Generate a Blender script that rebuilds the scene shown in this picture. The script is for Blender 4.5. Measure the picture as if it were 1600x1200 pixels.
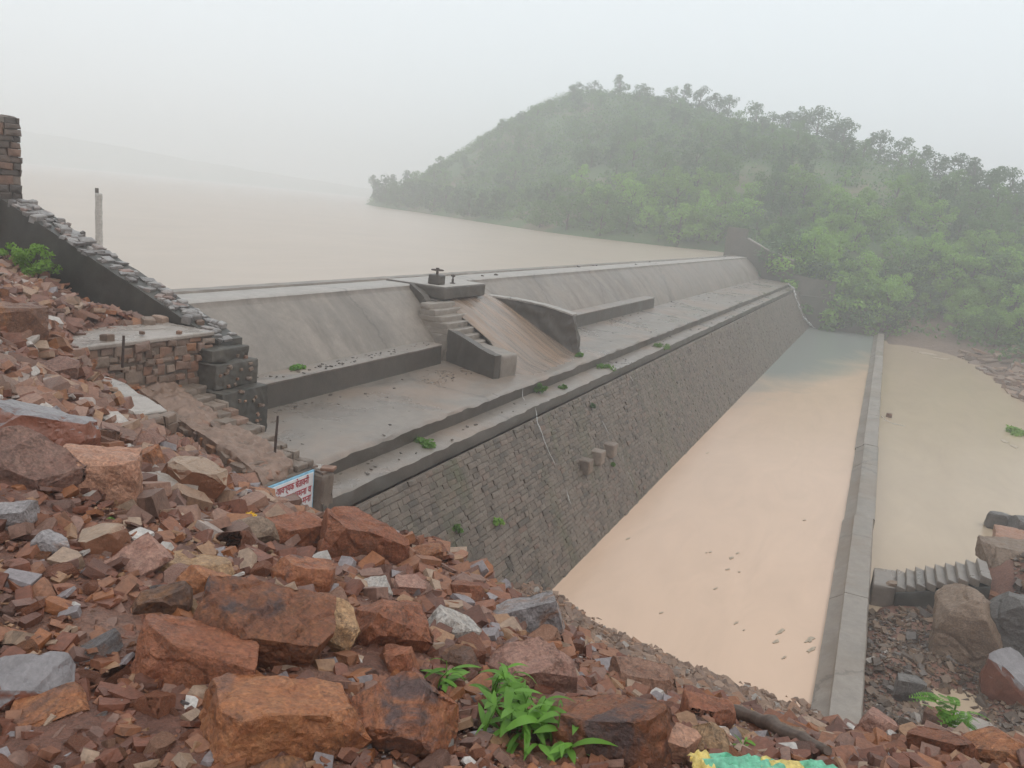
import bpy, bmesh, math, random
import numpy as np
from mathutils import Vector, Matrix, noise, Euler
random.seed(7); np.random.seed(7)
sc = bpy.context.scene
for o in list(bpy.data.objects): bpy.data.objects.remove(o)
COL = sc.collection
R_ = math.radians

# ------------------------------------------------------------------ camera
# world: +X runs along the dam away from the viewer, +Y is upstream, +Z up, viewer's eye at the origin
F = 1280.0
vx = np.array([1389-800, 384-600, F]); AX = vx/np.linalg.norm(vx)
AZ = np.cross(np.array([1, 0.1, 0.0]), AX); AZ /= np.linalg.norm(AZ)
if AZ[1] > 0: AZ = -AZ
AY = np.cross(AZ, AX)
RM = np.array([AX, AY, AZ])                       # camera (right, down, forward) -> world
cam_d = bpy.data.cameras.new('camera'); cam = bpy.data.objects.new('camera', cam_d); COL.objects.link(cam)
cam_d.sensor_width = 36; cam_d.lens = 36*F/1600; cam_d.clip_start = 0.05; cam_d.clip_end = 5000
rt, dn, fw = RM[:, 0], RM[:, 1], RM[:, 2]
cam.matrix_world = Matrix(((rt[0], -dn[0], -fw[0], 0), (rt[1], -dn[1], -fw[1], 0), (rt[2], -dn[2], -fw[2], 0), (0, 0, 0, 1)))
sc.camera = cam

# ------------------------------------------------------------------ sky, sun, exposure
w = bpy.data.worlds.new('World'); sc.world = w; w.use_nodes = True
nt = w.node_tree; nt.nodes.clear()
out = nt.nodes.new('ShaderNodeOutputWorld'); bg = nt.nodes.new('ShaderNodeBackground')
sky = nt.nodes.new('ShaderNodeTexSky'); sky.sky_type = 'NISHITA'; sky.sun_disc = False
SUN_EL, SUN_AZ = 58, 200
sky.sun_elevation = R_(SUN_EL); sky.sun_rotation = R_(SUN_AZ); sky.dust_density = 6; sky.air_density = 1.5
mx = nt.nodes.new('ShaderNodeMix'); mx.data_type = 'RGBA'
mx.inputs[0].default_value = 0.93                  # an even rain-cloud deck over the clear-sky gradient
mx.inputs[7].default_value = (9.1, 9.8, 10.25, 1)
nt.links.new(sky.outputs[0], mx.inputs[6]); nt.links.new(mx.outputs[2], bg.inputs[0])
bg.inputs[1].default_value = 0.1
nt.links.new(bg.outputs[0], out.inputs[0])
sun_d = bpy.data.lights.new('sun', 'SUN'); sun = bpy.data.objects.new('sun', sun_d); COL.objects.link(sun)
sun_d.energy = 0.55; sun_d.angle = R_(20); sun_d.color = (1, 0.98, 0.95)
az = R_(SUN_AZ); el = R_(SUN_EL)
sdir = Vector((math.sin(az)*math.cos(el), math.cos(az)*math.cos(el), math.sin(el)))
sun.rotation_euler = sdir.to_track_quat('Z', 'Y').to_euler(); sun.location = (0, 0, 60)
sc.view_settings.view_transform = 'Standard'; sc.view_settings.look = 'None'
sc.view_settings.exposure = 0.24; sc.view_settings.gamma = 1.0; sc.view_settings.use_curve_mapping = False
cy = sc.cycles
cy.use_denoising = True; cy.max_bounces = 6; cy.diffuse_bounces = 3; cy.glossy_bounces = 2; cy.volume_bounces = 4
cy.transparent_max_bounces = 4; cy.caustics_reflective = False; cy.caustics_refractive = False
cy.sample_clamp_indirect = 6

# ------------------------------------------------------------------ helpers
def ray(px, py): return RM @ np.array([px-800, py-600, F])
def atz(px, py, z): d = ray(px, py); return d*(z/d[2])
def atx(px, py, x): d = ray(px, py); return d*(x/d[0])
def aty(px, py, y): d = ray(px, py); return d*(y/d[1])
def proj(p):
    c = RM.T @ np.asarray(p, float).T
    return np.array([c[0]/c[2]*F+800, c[1]/c[2]*F+600])

def nz(x, y=0.0, z=0.0): return noise.noise(Vector((x, y, z)))

class TPS:                                        # thin-plate height field through control points
    def __init__(s, pts, lam=0.02):
        p = np.array(pts, float); s.c = p[:, :2]; n = len(p)
        d = np.linalg.norm(s.c[:, None]-s.c[None], axis=2)
        K = np.where(d > 0, d*d*np.log(d+1e-9), 0)+lam*np.eye(n)
        Pm = np.c_[np.ones(n), s.c]
        A = np.block([[K, Pm], [Pm.T, np.zeros((3, 3))]])
        s.w = np.linalg.solve(A, np.r_[p[:, 2], 0, 0, 0])
    def __call__(s, x, y):
        x = np.atleast_1d(np.asarray(x, float)); y = np.atleast_1d(np.asarray(y, float))
        d = np.sqrt((x[:, None]-s.c[:, 0])**2+(y[:, None]-s.c[:, 1])**2)
        K = np.where(d > 0, d*d*np.log(d+1e-9), 0)
        return K @ s.w[:-3]+s.w[-3]+s.w[-2]*x+s.w[-1]*y

def march(field, px, py, t0, t1, n=260):          # first hit of pixel rays with a height field
    px = np.atleast_1d(px); py = np.atleast_1d(py)
    D = np.stack([ray(a, b) for a, b in zip(px, py)]); D /= np.linalg.norm(D, axis=1)[:, None]
    hit = np.full((len(px), 3), np.nan); done = np.zeros(len(px), bool)
    for t in np.geomspace(t0, t1, n):
        P = D*t
        z = field(P[:, 0], P[:, 1])
        new = (~done) & (P[:, 2] <= z)
        hit[new] = np.c_[P[new][:, :2], z[new]]; done |= new
    return hit

def tag(o, label=None, cat=None, group=None, kind=None):
    if label: o['label'] = label
    if cat: o['category'] = cat
    if group: o['group'] = group
    if kind: o['kind'] = kind
    return o

def mk(name, me, mat=None, parent=None, loc=None):
    o = bpy.data.objects.new(name, me); COL.objects.link(o)
    if mat is not None and me is not None and not me.materials: me.materials.append(mat)
    if parent is not None:
        o.parent = parent
        o.location = (-parent.location) if loc is None else loc
    elif loc is not None: o.location = loc
    return o

def mesh(name, v, f, mat=None, smooth=None):
    me = bpy.data.meshes.new(name); me.from_pydata([tuple(map(float, a)) for a in v], [], [tuple(map(int, a)) for a in f])
    if smooth is not None:
        me.polygons.foreach_set('use_smooth', [True]*len(me.polygons))
        if smooth < 180: me.set_sharp_from_angle(angle=R_(smooth))
    if mat: me.materials.append(mat)
    me.update(); return me

def fastmesh(name, V, Fq, mat, smooth=False):     # numpy arrays, faces all of one size
    V = np.asarray(V, np.float32); Fq = np.asarray(Fq, np.int32); k = Fq.shape[1]
    me = bpy.data.meshes.new(name)
    me.vertices.add(len(V)); me.vertices.foreach_set('co', V.ravel())
    me.loops.add(Fq.size); me.loops.foreach_set('vertex_index', Fq.ravel())
    me.polygons.add(len(Fq)); me.polygons.foreach_set('loop_start', np.arange(len(Fq), dtype=np.int32)*k)
    me.polygons.foreach_set('use_smooth', np.full(len(Fq), smooth))
    me.update(calc_edges=True); me.validate()
    if mat: me.materials.append(mat)
    return me

def thing(name, loc, label, cat, group=None, rz=0, s=1):
    e = bpy.data.objects.new(name, None); COL.objects.link(e); e.location = Vector(loc); e.rotation_euler = (0, 0, rz)
    e.scale = (s, s, s); e.empty_display_size = 0.2
    return tag(e, label, cat, group)

def bm_mesh(bm, name, mat=None, smooth=None):
    me = bpy.data.meshes.new(name); bm.to_mesh(me); bm.free()
    if smooth is not None:
        me.polygons.foreach_set('use_smooth', [True]*len(me.polygons))
        if smooth < 180: me.set_sharp_from_angle(angle=R_(smooth))
    if mat: me.materials.append(mat)
    return me

def rough_prism(poly, z0, z1, cut=0.12, amp=0.012, bev=0.012, seed=0):
    """closed prism over an xy polygon (z0,z1 floats or per-vertex lists) with worn edges"""
    bm = bmesh.new(); n = len(poly)
    zz0 = z0 if hasattr(z0, '__len__') else [z0]*n; zz1 = z1 if hasattr(z1, '__len__') else [z1]*n
    a = [bm.verts.new((p[0], p[1], q)) for p, q in zip(poly, zz0)]
    b = [bm.verts.new((p[0], p[1], q)) for p, q in zip(poly, zz1)]
    bm.faces.new(a[::-1]); bm.faces.new(b)
    for i in range(n): bm.faces.new((a[i], a[(i+1) % n], b[(i+1) % n], b[i]))
    bmesh.ops.recalc_face_normals(bm, faces=bm.faces)
    if bev: bmesh.ops.bevel(bm, geom=bm.edges[:], offset=bev, segments=1, affect='EDGES', profile=0.5)
    if cut: refine(bm, cut)
    roughen(bm, amp, seed)
    return bm

def refine(bm, size, rounds=7):
    bmesh.ops.triangulate(bm, faces=bm.faces[:])
    for _ in range(rounds):
        e = [e for e in bm.edges if e.calc_length() > size]
        if not e or len(bm.verts) > 12000: break
        bmesh.ops.subdivide_edges(bm, edges=e, cuts=1)
        bmesh.ops.triangulate(bm, faces=[f for f in bm.faces if len(f.verts) > 3])

def roughen(bm, amp, seed=0, f1=3.5, f2=14.0):
    bm.normal_update()
    mv = []
    for v in bm.verts:
        p = v.co
        d = nz(p.x*f1+seed*7.3, p.y*f1, p.z*f1)*1.0+nz(p.x*f2, p.y*f2+seed*3.1, p.z*f2)*0.5
        mv.append(v.normal*d*amp)
    for v, m in zip(bm.verts, mv): v.co += m
    bm.normal_update()

# ------------------------------------------------------------------ materials
def new_mat(name):
    m = bpy.data.materials.new(name); m.use_nodes = True
    n = m.node_tree; n.nodes.clear()
    o = n.nodes.new('ShaderNodeOutputMaterial'); b = n.nodes.new('ShaderNodeBsdfPrincipled')
    n.links.new(b.outputs[0], o.inputs[0]); return m, n, b
def tex(n, scale, detail=6, rough=0.6, vec=None, kind='ShaderNodeTexNoise', dist=0.0):
    t = n.nodes.new(kind); t.inputs['Scale'].default_value = scale
    if 'Detail' in t.inputs: t.inputs['Detail'].default_value = detail
    if 'Roughness' in t.inputs: t.inputs['Roughness'].default_value = rough
    if 'Distortion' in t.inputs: t.inputs['Distortion'].default_value = dist
    if vec is not None: n.links.new(vec, t.inputs['Vector'])
    return t
def coords(n, sx=1, sy=1, sz=1, loc=None):
    c = n.nodes.new('ShaderNodeTexCoord'); m = n.nodes.new('ShaderNodeMapping')
    n.links.new(c.outputs['Object'], m.inputs[0]); m.inputs['Scale'].default_value = (sx, sy, sz)
    if loc is not None: n.links.new(loc, m.inputs['Location'])
    return m.outputs[0]
def ramp(n, fac, stops, interp='LINEAR'):
    r = n.nodes.new('ShaderNodeValToRGB'); r.color_ramp.interpolation = interp
    e = r.color_ramp.elements
    while len(e) < len(stops): e.new(0.5)
    for k, (p, c) in zip(e, stops):
        k.position = p; k.color = (*c, 1) if len(c) == 3 else c
    n.links.new(fac, r.inputs[0]); return r.outputs[0]
def mix(n, fac, a, b, mode='MIX'):
    m = n.nodes.new('ShaderNodeMix'); m.data_type = 'RGBA'; m.blend_type = mode
    for i, s in ((0, fac), (6, a), (7, b)):
        if hasattr(s, 'links') or hasattr(s, 'is_linked'): n.links.new(s, m.inputs[i])
        else: m.inputs[i].default_value = s if i == 0 else (*s, 1)
    return m.outputs[2]
def bump(n, b, h, strength=0.5, dist=0.02, prev=None):
    u = n.nodes.new('ShaderNodeBump'); u.inputs['Strength'].default_value = strength; u.inputs['Distance'].default_value = dist
    n.links.new(h, u.inputs['Height'])
    if prev is not None: n.links.new(prev, u.inputs['Normal'])
    n.links.new(u.outputs[0], b.inputs['Normal']); return u.outputs[0]
G = lambda v: (v, v, v)

def rust(c): return (c[0]*1.02, c[1]*.93, c[2]*.8)
def rock_mat(name, c0, c1, c2, stain=None, rgh=0.46, sc_=1.0, hue=0.10, island=False):
    """broken wet quartzite / sandstone: two body colours, a vein colour, weathering patches"""
    if c0[0] > 1.5*c0[2]: c0, c1, c2 = rust(c0), rust(c1), rust(c2)
    m, n, b = new_mat(name)
    rnd = n.nodes.new('ShaderNodeNewGeometry').outputs['Random Per Island'] if island else n.nodes.new('ShaderNodeObjectInfo').outputs['Random']
    off = n.nodes.new('ShaderNodeMath'); off.operation = 'MULTIPLY'; off.inputs[1].default_value = 37.0; n.links.new(rnd, off.inputs[0])
    v = coords(n, loc=off.outputs[0])
    a = tex(n, 6.5*sc_, 9, 0.72, v, dist=0.9); c = tex(n, 19*sc_, 8, 0.72, v, dist=.4); g = tex(n, 70*sc_, 4, 0.7, v)
    col = ramp(n, a.outputs[0], [(0.34, c0), (0.52, c1), (0.68, c0), (0.8, c2)])
    col = mix(n, ramp(n, c.outputs[0], [(0.46, G(0)), (0.72, G(0.75))]), col, c2)
    if stain is not None:
        s = tex(n, 3.2*sc_, 9, 0.72, v, dist=1.0)
        col = mix(n, ramp(n, s.outputs[0], [(0.52, G(0)), (0.62, G(0.85))]), col, stain)
    col = mix(n, 0.75, col, ramp(n, g.outputs[0], [(0.3, G(0.45)), (0.7, G(1.35))]), 'MULTIPLY')
    m2 = tex(n, 28*sc_, 6, .7, v, dist=.5); col = mix(n, 0.7, col, ramp(n, m2.outputs[0], [(0.32, G(0.6)), (0.68, G(1.3))]), 'MULTIPLY')
    vc = n.nodes.new('ShaderNodeTexVoronoi'); vc.feature = 'DISTANCE_TO_EDGE'; vc.inputs['Scale'].default_value = 3.6*sc_      # hairline joints of the stone
    wv = n.nodes.new('ShaderNodeMix'); wv.data_type = 'VECTOR'; wv.inputs[0].default_value = .45; n.links.new(v, wv.inputs[4]); n.links.new(a.outputs['Color'], wv.inputs[5]); n.links.new(wv.outputs[1], vc.inputs['Vector'])
    crk = ramp(n, vc.outputs['Distance'], [(0.0, G(.35)), (0.02, G(1))]); col = mix(n, crk, (.06, .035, .026), col)
    h = n.nodes.new('ShaderNodeHueSaturation'); n.links.new(col, h.inputs['Color'])
    mr = n.nodes.new('ShaderNodeMapRange'); mr.inputs[3].default_value = 1-2.6*hue; mr.inputs[4].default_value = 1+2.6*hue
    n.links.new(rnd, mr.inputs[0]); n.links.new(mr.outputs[0], h.inputs['Value'])
    n.links.new(h.outputs[0], b.inputs['Base Color'])
    rg = tex(n, 9*sc_, 4, 0.6, v); n.links.new(ramp(n, rg.outputs[0], [(0.3, G(rgh-0.14)), (0.7, G(rgh+0.2))]), b.inputs['Roughness'])
    b.inputs['Specular IOR Level'].default_value = 0.4
    sw = coords(n, 1, 1.15, 1.5, loc=off.outputs[0])
    st = tex(n, 6*sc_, 7, 0.68, sw)
    p = bump(n, b, st.outputs[0], 0.6, 0.03/sc_)
    vo = tex(n, 14*sc_, 2, .5, v, 'ShaderNodeTexVoronoi'); p = bump(n, b, vo.outputs['Distance'], .4, .02/sc_, p); p = bump(n, b, crk, .5, .01/sc_, p); p = bump(n, b, m2.outputs[0], .7, .015/sc_, p)
    bump(n, b, g.outputs[0], 0.7, 0.007/sc_, p)
    return m

RED = rock_mat('red_rock', (0.215, 0.072, 0.040), (0.27, 0.105, 0.058), (0.31, 0.135, 0.075))
REDSTAIN = rock_mat('red_rock_stained', (0.22, 0.078, 0.042), (0.29, 0.115, 0.06), (0.33, 0.15, 0.07), stain=(0.085, 0.06, 0.06))
ORANGE = rock_mat('orange_rock', (0.25, 0.092, 0.042), (0.30, 0.125, 0.058), (0.36, 0.18, 0.09), stain=(0.16, 0.075, 0.05))
MAUVE = rock_mat('mauve_rock', (0.245, 0.125, 0.105), (0.30, 0.175, 0.15), (0.35, 0.225, 0.19))
PINK = rock_mat('pink_rock', (0.32, 0.17, 0.12), (0.38, 0.22, 0.165), (0.26, 0.12, 0.08))
GREY = rock_mat('grey_rock', (0.24, 0.21, 0.205), (0.30, 0.265, 0.26), (0.2, 0.17, 0.165), stain=(0.30, 0.16, 0.10))
PALE = rock_mat('pale_rock', (0.44, 0.385, 0.34), (0.50, 0.45, 0.41), (0.40, 0.31, 0.24))
TAN = rock_mat('tan_rock', (0.37, 0.23, 0.13), (0.43, 0.29, 0.18), (0.33, 0.18, 0.10))
DARK = rock_mat('dark_rock', (0.11, 0.055, 0.042), (0.15, 0.075, 0.05), (0.19, 0.10, 0.06), stain=(0.26, 0.11, 0.04))
BROWN = rock_mat('brown_rock', (0.185, 0.13, 0.10), (0.235, 0.175, 0.14), (0.28, 0.215, 0.17))
WET = rock_mat('wet_grey_rock', (0.13, 0.115, 0.105), (0.175, 0.155, 0.14), (0.21, 0.185, 0.165))
CHIPS = None

def chips_mat(name, stops, rgh=0.5, val=0.28):
    m, n, b = new_mat(name)
    r = n.nodes.new('ShaderNodeNewGeometry').outputs['Random Per Island']
    if name != 'leaf_litter': stops = [(q, rust(c) if c[0] > 1.6*c[2] else c) for q, c in stops]
    col = ramp(n, r, stops, 'CONSTANT')
    g = tex(n, 45, 5, 0.7, coords(n)); c = tex(n, 9, 4, 0.6, coords(n))
    col = mix(n, 0.7, col, ramp(n, g.outputs[0], [(0.3, G(1-val*1.6)), (0.7, G(1+val))]), 'MULTIPLY')
    col = mix(n, 0.6, col, ramp(n, c.outputs[0], [(0.3, G(0.7)), (0.7, G(1.2))]), 'MULTIPLY')
    n.links.new(col, b.inputs['Base Color']); b.inputs['Roughness'].default_value = rgh
    bump(n, b, g.outputs[0], 0.6, 0.01); return m
CHIPS = chips_mat('rubble_chips', [(0, (0.18, 0.068, 0.042)), (0.17, (0.23, 0.094, 0.053)), (0.32, (0.13, 0.055, 0.038)), (0.46, (0.26, 0.12, 0.07)),
    (0.57, (0.22, 0.128, 0.105)), (0.67, (0.30, 0.175, 0.105)), (0.75, (0.18, 0.10, 0.085)), (0.82, (0.28, 0.11, 0.045)), (0.89, (0.34, 0.25, 0.20)), (0.945, (0.26, 0.22, 0.22)), (0.98, (0.52, 0.47, 0.43))])
UPCHIPS = chips_mat('upper_chips', [(0, (0.19, 0.085, 0.058)), (0.17, (0.24, 0.125, 0.09)), (0.32, (0.28, 0.165, 0.13)), (0.47, (0.18, 0.105, 0.085)), (0.6, (0.31, 0.21, 0.16)), (0.71, (0.22, 0.14, 0.115)), (0.81, (0.27, 0.12, 0.055)), (0.9, (0.36, 0.28, 0.24)), (0.965, (0.47, 0.41, 0.365))])
TOE = chips_mat('bank_chips', [(0, (0.20, 0.13, 0.10)), (0.2, (0.25, 0.17, 0.13)), (0.4, (0.17, 0.115, 0.09)), (0.55, (0.29, 0.20, 0.155)), (0.7, (0.22, 0.14, 0.10)), (0.85, (0.30, 0.17, 0.11)), (0.95, (0.36, 0.31, 0.27))])
GULLY = chips_mat('gully_chips', [(0, (0.095, 0.068, 0.052)), (0.25, (0.135, 0.098, 0.074)), (0.5, (0.175, 0.12, 0.087)), (0.7, (0.22, 0.145, 0.10)), (0.85, (0.14, 0.11, 0.092)), (0.97, (0.34, 0.29, 0.25))])
LITTER = chips_mat('leaf_litter', [(0, (0.05, 0.04, 0.032)), (0.5, (0.08, 0.06, 0.045)), (0.8, (0.13, 0.10, 0.075)), (0.95, (0.3, 0.27, 0.24))])

def soil_mat(name, c0, c1, c2, scale=1.0):
    m, n, b = new_mat(name); v = coords(n)
    a = tex(n, 1.3*scale, 8, 0.7, v); c = tex(n, 28*scale, 6, 0.75, v); k = tex(n, 60*scale, 2, 0.5, v, 'ShaderNodeTexVoronoi')
    col = ramp(n, a.outputs[0], [(0.35, c0), (0.5, c1), (0.65, c2)])
    col = mix(n, 0.8, col, ramp(n, c.outputs[0], [(0.3, G(0.5)), (0.7, G(1.4))]), 'MULTIPLY')
    col = mix(n, 0.5, col, ramp(n, k.outputs['Color'], [(0.2, G(0.6)), (0.9, G(1.3))]), 'MULTIPLY')
    n.links.new(col, b.inputs['Base Color']); b.inputs['Roughness'].default_value = 0.6
    p = bump(n, b, c.outputs[0], 0.8, 0.03/scale); bump(n, b, k.outputs['Distance'], 0.6, 0.012/scale, p)
    return m
SOIL = soil_mat('red_gravel_soil', (0.15, 0.062, 0.04), (0.20, 0.09, 0.058), (0.24, 0.13, 0.09))

def concrete_mat(name, c0, c1, c2, rgh=0.42, streak=None, scale=1.0, mud=None):
    m, n, b = new_mat(name); v = coords(n)
    a = tex(n, 0.55*scale, 8, 0.65, v, dist=0.5); c = tex(n, 5*scale, 8, 0.7, v); g = tex(n, 60, 4, 0.7, v)
    col = ramp(n, a.outputs[0], [(0.33, c0), (0.5, c1), (0.68, c2)])
    col = mix(n, 0.7, col, ramp(n, c.outputs[0], [(0.3, G(0.72)), (0.7, G(1.18))]), 'MULTIPLY')
    col = mix(n, 0.5, col, ramp(n, g.outputs[0], [(0.3, G(0.75)), (0.7, G(1.2))]), 'MULTIPLY')
    if streak is not None:                        # run-off streaks lying along the fall of the face
        s = tex(n, 1.0, 8, 0.68, coords(n, 1.1, 0.35, 0.35), dist=0.8)
        col = mix(n, ramp(n, s.outputs[0], [(0.46, G(0)), (0.66, G(0.75))]), col, streak)
    if mud is not None:
        s = tex(n, 0.33, 6, 0.6, v, dist=1.0)
        col = mix(n, ramp(n, s.outputs[0], [(0.48, G(0)), (0.62, G(0.65))]), col, mud)
    vc = n.nodes.new('ShaderNodeTexVoronoi'); vc.feature = 'DISTANCE_TO_EDGE'; vc.inputs['Scale'].default_value = .28*scale
    wv = n.nodes.new('ShaderNodeMix'); wv.data_type = 'VECTOR'; wv.inputs[0].default_value = .35; n.links.new(v, wv.inputs[4]); n.links.new(c.outputs['Color'], wv.inputs[5]); n.links.new(wv.outputs[1], vc.inputs['Vector'])
    col = mix(n, ramp(n, vc.outputs['Distance'], [(0.0, G(.55)), (0.012, G(1))]), (.05, .042, .034), col)
    n.links.new(col, b.inputs['Base Color'])
    n.links.new(ramp(n, a.outputs[0], [(0.35, G(rgh-0.15)), (0.65, G(rgh+0.15))]), b.inputs['Roughness'])
    p = bump(n, b, c.outputs[0], 0.35, 0.02); bump(n, b, g.outputs[0], 0.3, 0.004, p)
    return m
CONC_FACE = concrete_mat('spillway_plaster', (0.195, 0.158, 0.128), (0.245, 0.203, 0.167), (0.29, 0.242, 0.203), 0.5, streak=(0.135, 0.113, 0.092))
CONC_LEDGE = concrete_mat('wet_ledge_concrete', (0.17, 0.138, 0.113), (0.21, 0.173, 0.143), (0.25, 0.208, 0.174), 0.36, mud=(0.26, 0.18, 0.13))
CONC_CREST = concrete_mat('crest_concrete', (0.33, 0.295, 0.26), (0.37, 0.33, 0.295), (0.41, 0.37, 0.33), 0.55)
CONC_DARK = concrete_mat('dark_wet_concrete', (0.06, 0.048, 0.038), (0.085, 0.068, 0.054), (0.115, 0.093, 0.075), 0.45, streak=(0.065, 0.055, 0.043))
CONC_WALL = concrete_mat('low_wall_concrete', (0.215, 0.178, 0.145), (0.265, 0.222, 0.185), (0.31, 0.265, 0.225), 0.45, mud=(0.22, 0.165, 0.12))
MOSSY = concrete_mat('black_mossy_plaster', (0.038, 0.034, 0.028), (0.066, 0.058, 0.047), (0.12, 0.102, 0.082), 0.55, streak=(0.035, 0.035, 0.03))
MORTAR = concrete_mat('old_mortar', (0.135, 0.10, 0.076), (0.175, 0.132, 0.10), (0.215, 0.165, 0.128), 0.6, scale=2)
CAPTOP = concrete_mat('platform_screed', (0.27, 0.225, 0.19), (0.33, 0.28, 0.24), (0.38, 0.325, 0.285), 0.25, scale=2)

def stone_mat(name, stops, island, moss=None, rgh=0.5, moss_at=0.6):
    m, n, b = new_mat(name)
    r = n.nodes.new('ShaderNodeNewGeometry').outputs['Random Per Island'] if island else n.nodes.new('ShaderNodeObjectInfo').outputs['Random']
    col = ramp(n, r, stops)
    geo = n.nodes.new('ShaderNodeNewGeometry').outputs['Position']
    c = tex(n, 8, 6, 0.7, geo); g = tex(n, 45, 5, 0.7, geo)
    col = mix(n, 0.8, col, ramp(n, c.outputs[0], [(0.3, G(0.6)), (0.7, G(1.3))]), 'MULTIPLY')
    if moss is not None:
        mp = n.nodes.new('ShaderNodeMapping'); mp.inputs['Scale'].default_value = (1.1, 0.25, 0.25); n.links.new(geo, mp.inputs[0])
        s = tex(n, 1.0, 7, 0.65, mp.outputs[0], dist=0.6)
        col = mix(n, ramp(n, s.outputs[0], [(moss_at-0.1, G(0)), (moss_at+0.08, G(0.75))]), col, moss)
        mp2 = n.nodes.new('ShaderNodeMapping'); mp2.inputs['Scale'].default_value = (2.2, 0.2, 0.2); mp2.inputs['Location'].default_value = (31, 5, 2); n.links.new(geo, mp2.inputs[0])
        s2 = tex(n, 1.0, 6, 0.6, mp2.outputs[0], dist=0.4)
        col = mix(n, ramp(n, s2.outputs[0], [(0.47, G(0)), (0.62, G(0.7))]), col, (0.175, 0.138, 0.105))
    n.links.new(col, b.inputs['Base Color']); b.inputs['Roughness'].default_value = rgh
    p = bump(n, b, c.outputs[0], 0.6, 0.03); bump(n, b, g.outputs[0], 0.5, 0.008, p)
    return m
FACE_ST = [(0, (0.075, 0.058, 0.045)), (0.3, (0.115, 0.09, 0.069)), (0.6, (0.135, 0.099, 0.074)), (0.85, (0.175, 0.138, 0.108)), (1, (0.16, 0.10, 0.072))]
DAMSTONE = stone_mat('dam_face_stone', FACE_ST, False, (0.095, 0.094, 0.045), moss_at=.63)
DAMSTUFF = stone_mat('dam_face_stone_far', FACE_ST, True, (0.095, 0.094, 0.045), moss_at=.63)
OLD_ST = [(0, (0.15, 0.09, 0.06)), (0.25, (0.19, 0.13, 0.095)), (0.5, (0.22, 0.155, 0.115)), (0.7, (0.25, 0.125, 0.075)), (0.85, (0.18, 0.135, 0.11)), (0.94, (0.34, 0.145, 0.06)), (1, (0.33, 0.28, 0.24))]
OLDSTONE = stone_mat('rubble_masonry_stone', OLD_ST, False)
STEPST = stone_mat('muddy_step_stone', [(0, (0.165, 0.122, 0.092)), (0.5, (0.20, 0.15, 0.115)), (0.85, (0.24, 0.185, 0.145)), (1, (0.24, 0.14, 0.095))], False)
WALLTOP = stone_mat('wall_top_stone', [(0, (0.14, 0.12, 0.11)), (0.5, (0.24, 0.215, 0.20)), (0.8, (0.32, 0.29, 0.27)), (1, (0.22, 0.13, 0.10))], False, rgh=0.3)
TOWERST = stone_mat('tall_wall_stone', [(0, (0.06, 0.046, 0.038)), (0.4, (0.095, 0.07, 0.055)), (0.7, (0.13, 0.09, 0.068)), (0.9, (0.2, 0.1, 0.06)), (1, (0.17, 0.14, 0.115))], False)
ABUT = stone_mat('far_abutment_stone', [(0, (0.07, 0.057, 0.043)), (0.5, (0.09, 0.074, 0.056)), (1, (0.11, 0.09, 0.068))], True, (0.075, 0.08, 0.045), moss_at=.52)

def water_mat(name, c, c2=None, rgh=0.18, bmp=0.05, scale=3.0, patch=None, spec=0.5):
    m, n, b = new_mat(name); v = coords(n)
    col = None
    a = tex(n, 0.12, 5, 0.6, v, dist=1.0)
    a2 = tex(n, .5, 7, .65, coords(n, .5, 1.6, 1), dist=1.5)
    col = ramp(n, a.outputs[0], [(0.35, c), (0.65, c2 or c)])
    col = mix(n, .5, col, ramp(n, a2.outputs[0], [(.3, G(.88)), (.7, G(1.08))]), 'MULTIPLY')
    if patch is not None:                         # clear spring water pushing into the silty pool
        pc, (x0, x1) = patch
        sep = n.nodes.new('ShaderNodeSeparateXYZ'); n.links.new(v, sep.inputs[0])
        q = tex(n, 0.16, 5, 0.6, v, dist=0.8)
        ad = n.nodes.new('ShaderNodeMath'); ad.operation = 'MULTIPLY_ADD'; ad.inputs[1].default_value = 26; n.links.new(q.outputs[0], ad.inputs[0]); n.links.new(sep.outputs[0], ad.inputs[2])
        ad2 = n.nodes.new('ShaderNodeMath'); ad2.operation = 'MULTIPLY_ADD'; ad2.inputs[1].default_value = 3.4; n.links.new(sep.outputs[1], ad2.inputs[0]); n.links.new(ad.outputs[0], ad2.inputs[2])
        mr = n.nodes.new('ShaderNodeMapRange'); mr.inputs[1].default_value = x0; mr.inputs[2].default_value = x1; n.links.new(ad2.outputs[0], mr.inputs[0])
        col = mix(n, mr.outputs[0], col, pc)
    n.links.new(col, b.inputs['Base Color']); b.inputs['Roughness'].default_value = rgh; b.inputs['IOR'].default_value = 1.33
    b.inputs['Specular IOR Level'].default_value = spec
    r = tex(n, scale, 4, 0.6, v); bump(n, b, r.outputs[0], bmp, 0.05)
    return m
LAKE_W = water_mat('lake_water', (0.41, 0.32, 0.245), (0.44, 0.345, 0.265), 0.3, 0.12, 2.0)
POOL_W = water_mat('silty_pool_water', (0.60, 0.415, 0.295), (0.64, 0.445, 0.32), 0.2, 0.05, 2.5, patch=((0.25, 0.265, 0.24), (63, 75)), spec=0.35)
POOL2_W = water_mat('murky_pool_water', (0.45, 0.34, 0.235), (0.48, 0.365, 0.255), 0.2, 0.04, 2.5, spec=0.35)
m, n, b = new_mat('muddy_flow'); CHUTE_W = m
t1 = tex(n, 1.0, 7, .65, coords(n, 2.4, .45, .45), dist=.4); t2 = tex(n, 1.0, 5, .6, coords(n, 9, .8, .8))
col = ramp(n, t1.outputs[0], [(.3, (.16, .118, .09)), (.48, (.22, .16, .118)), (.6, (.26, .165, .105)), (.75, (.32, .25, .195))])
col = mix(n, .6, col, ramp(n, t2.outputs[0], [(.3, G(.75)), (.7, G(1.2))]), 'MULTIPLY'); n.links.new(col, b.inputs['Base Color']); b.inputs['Roughness'].default_value = .2
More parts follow.
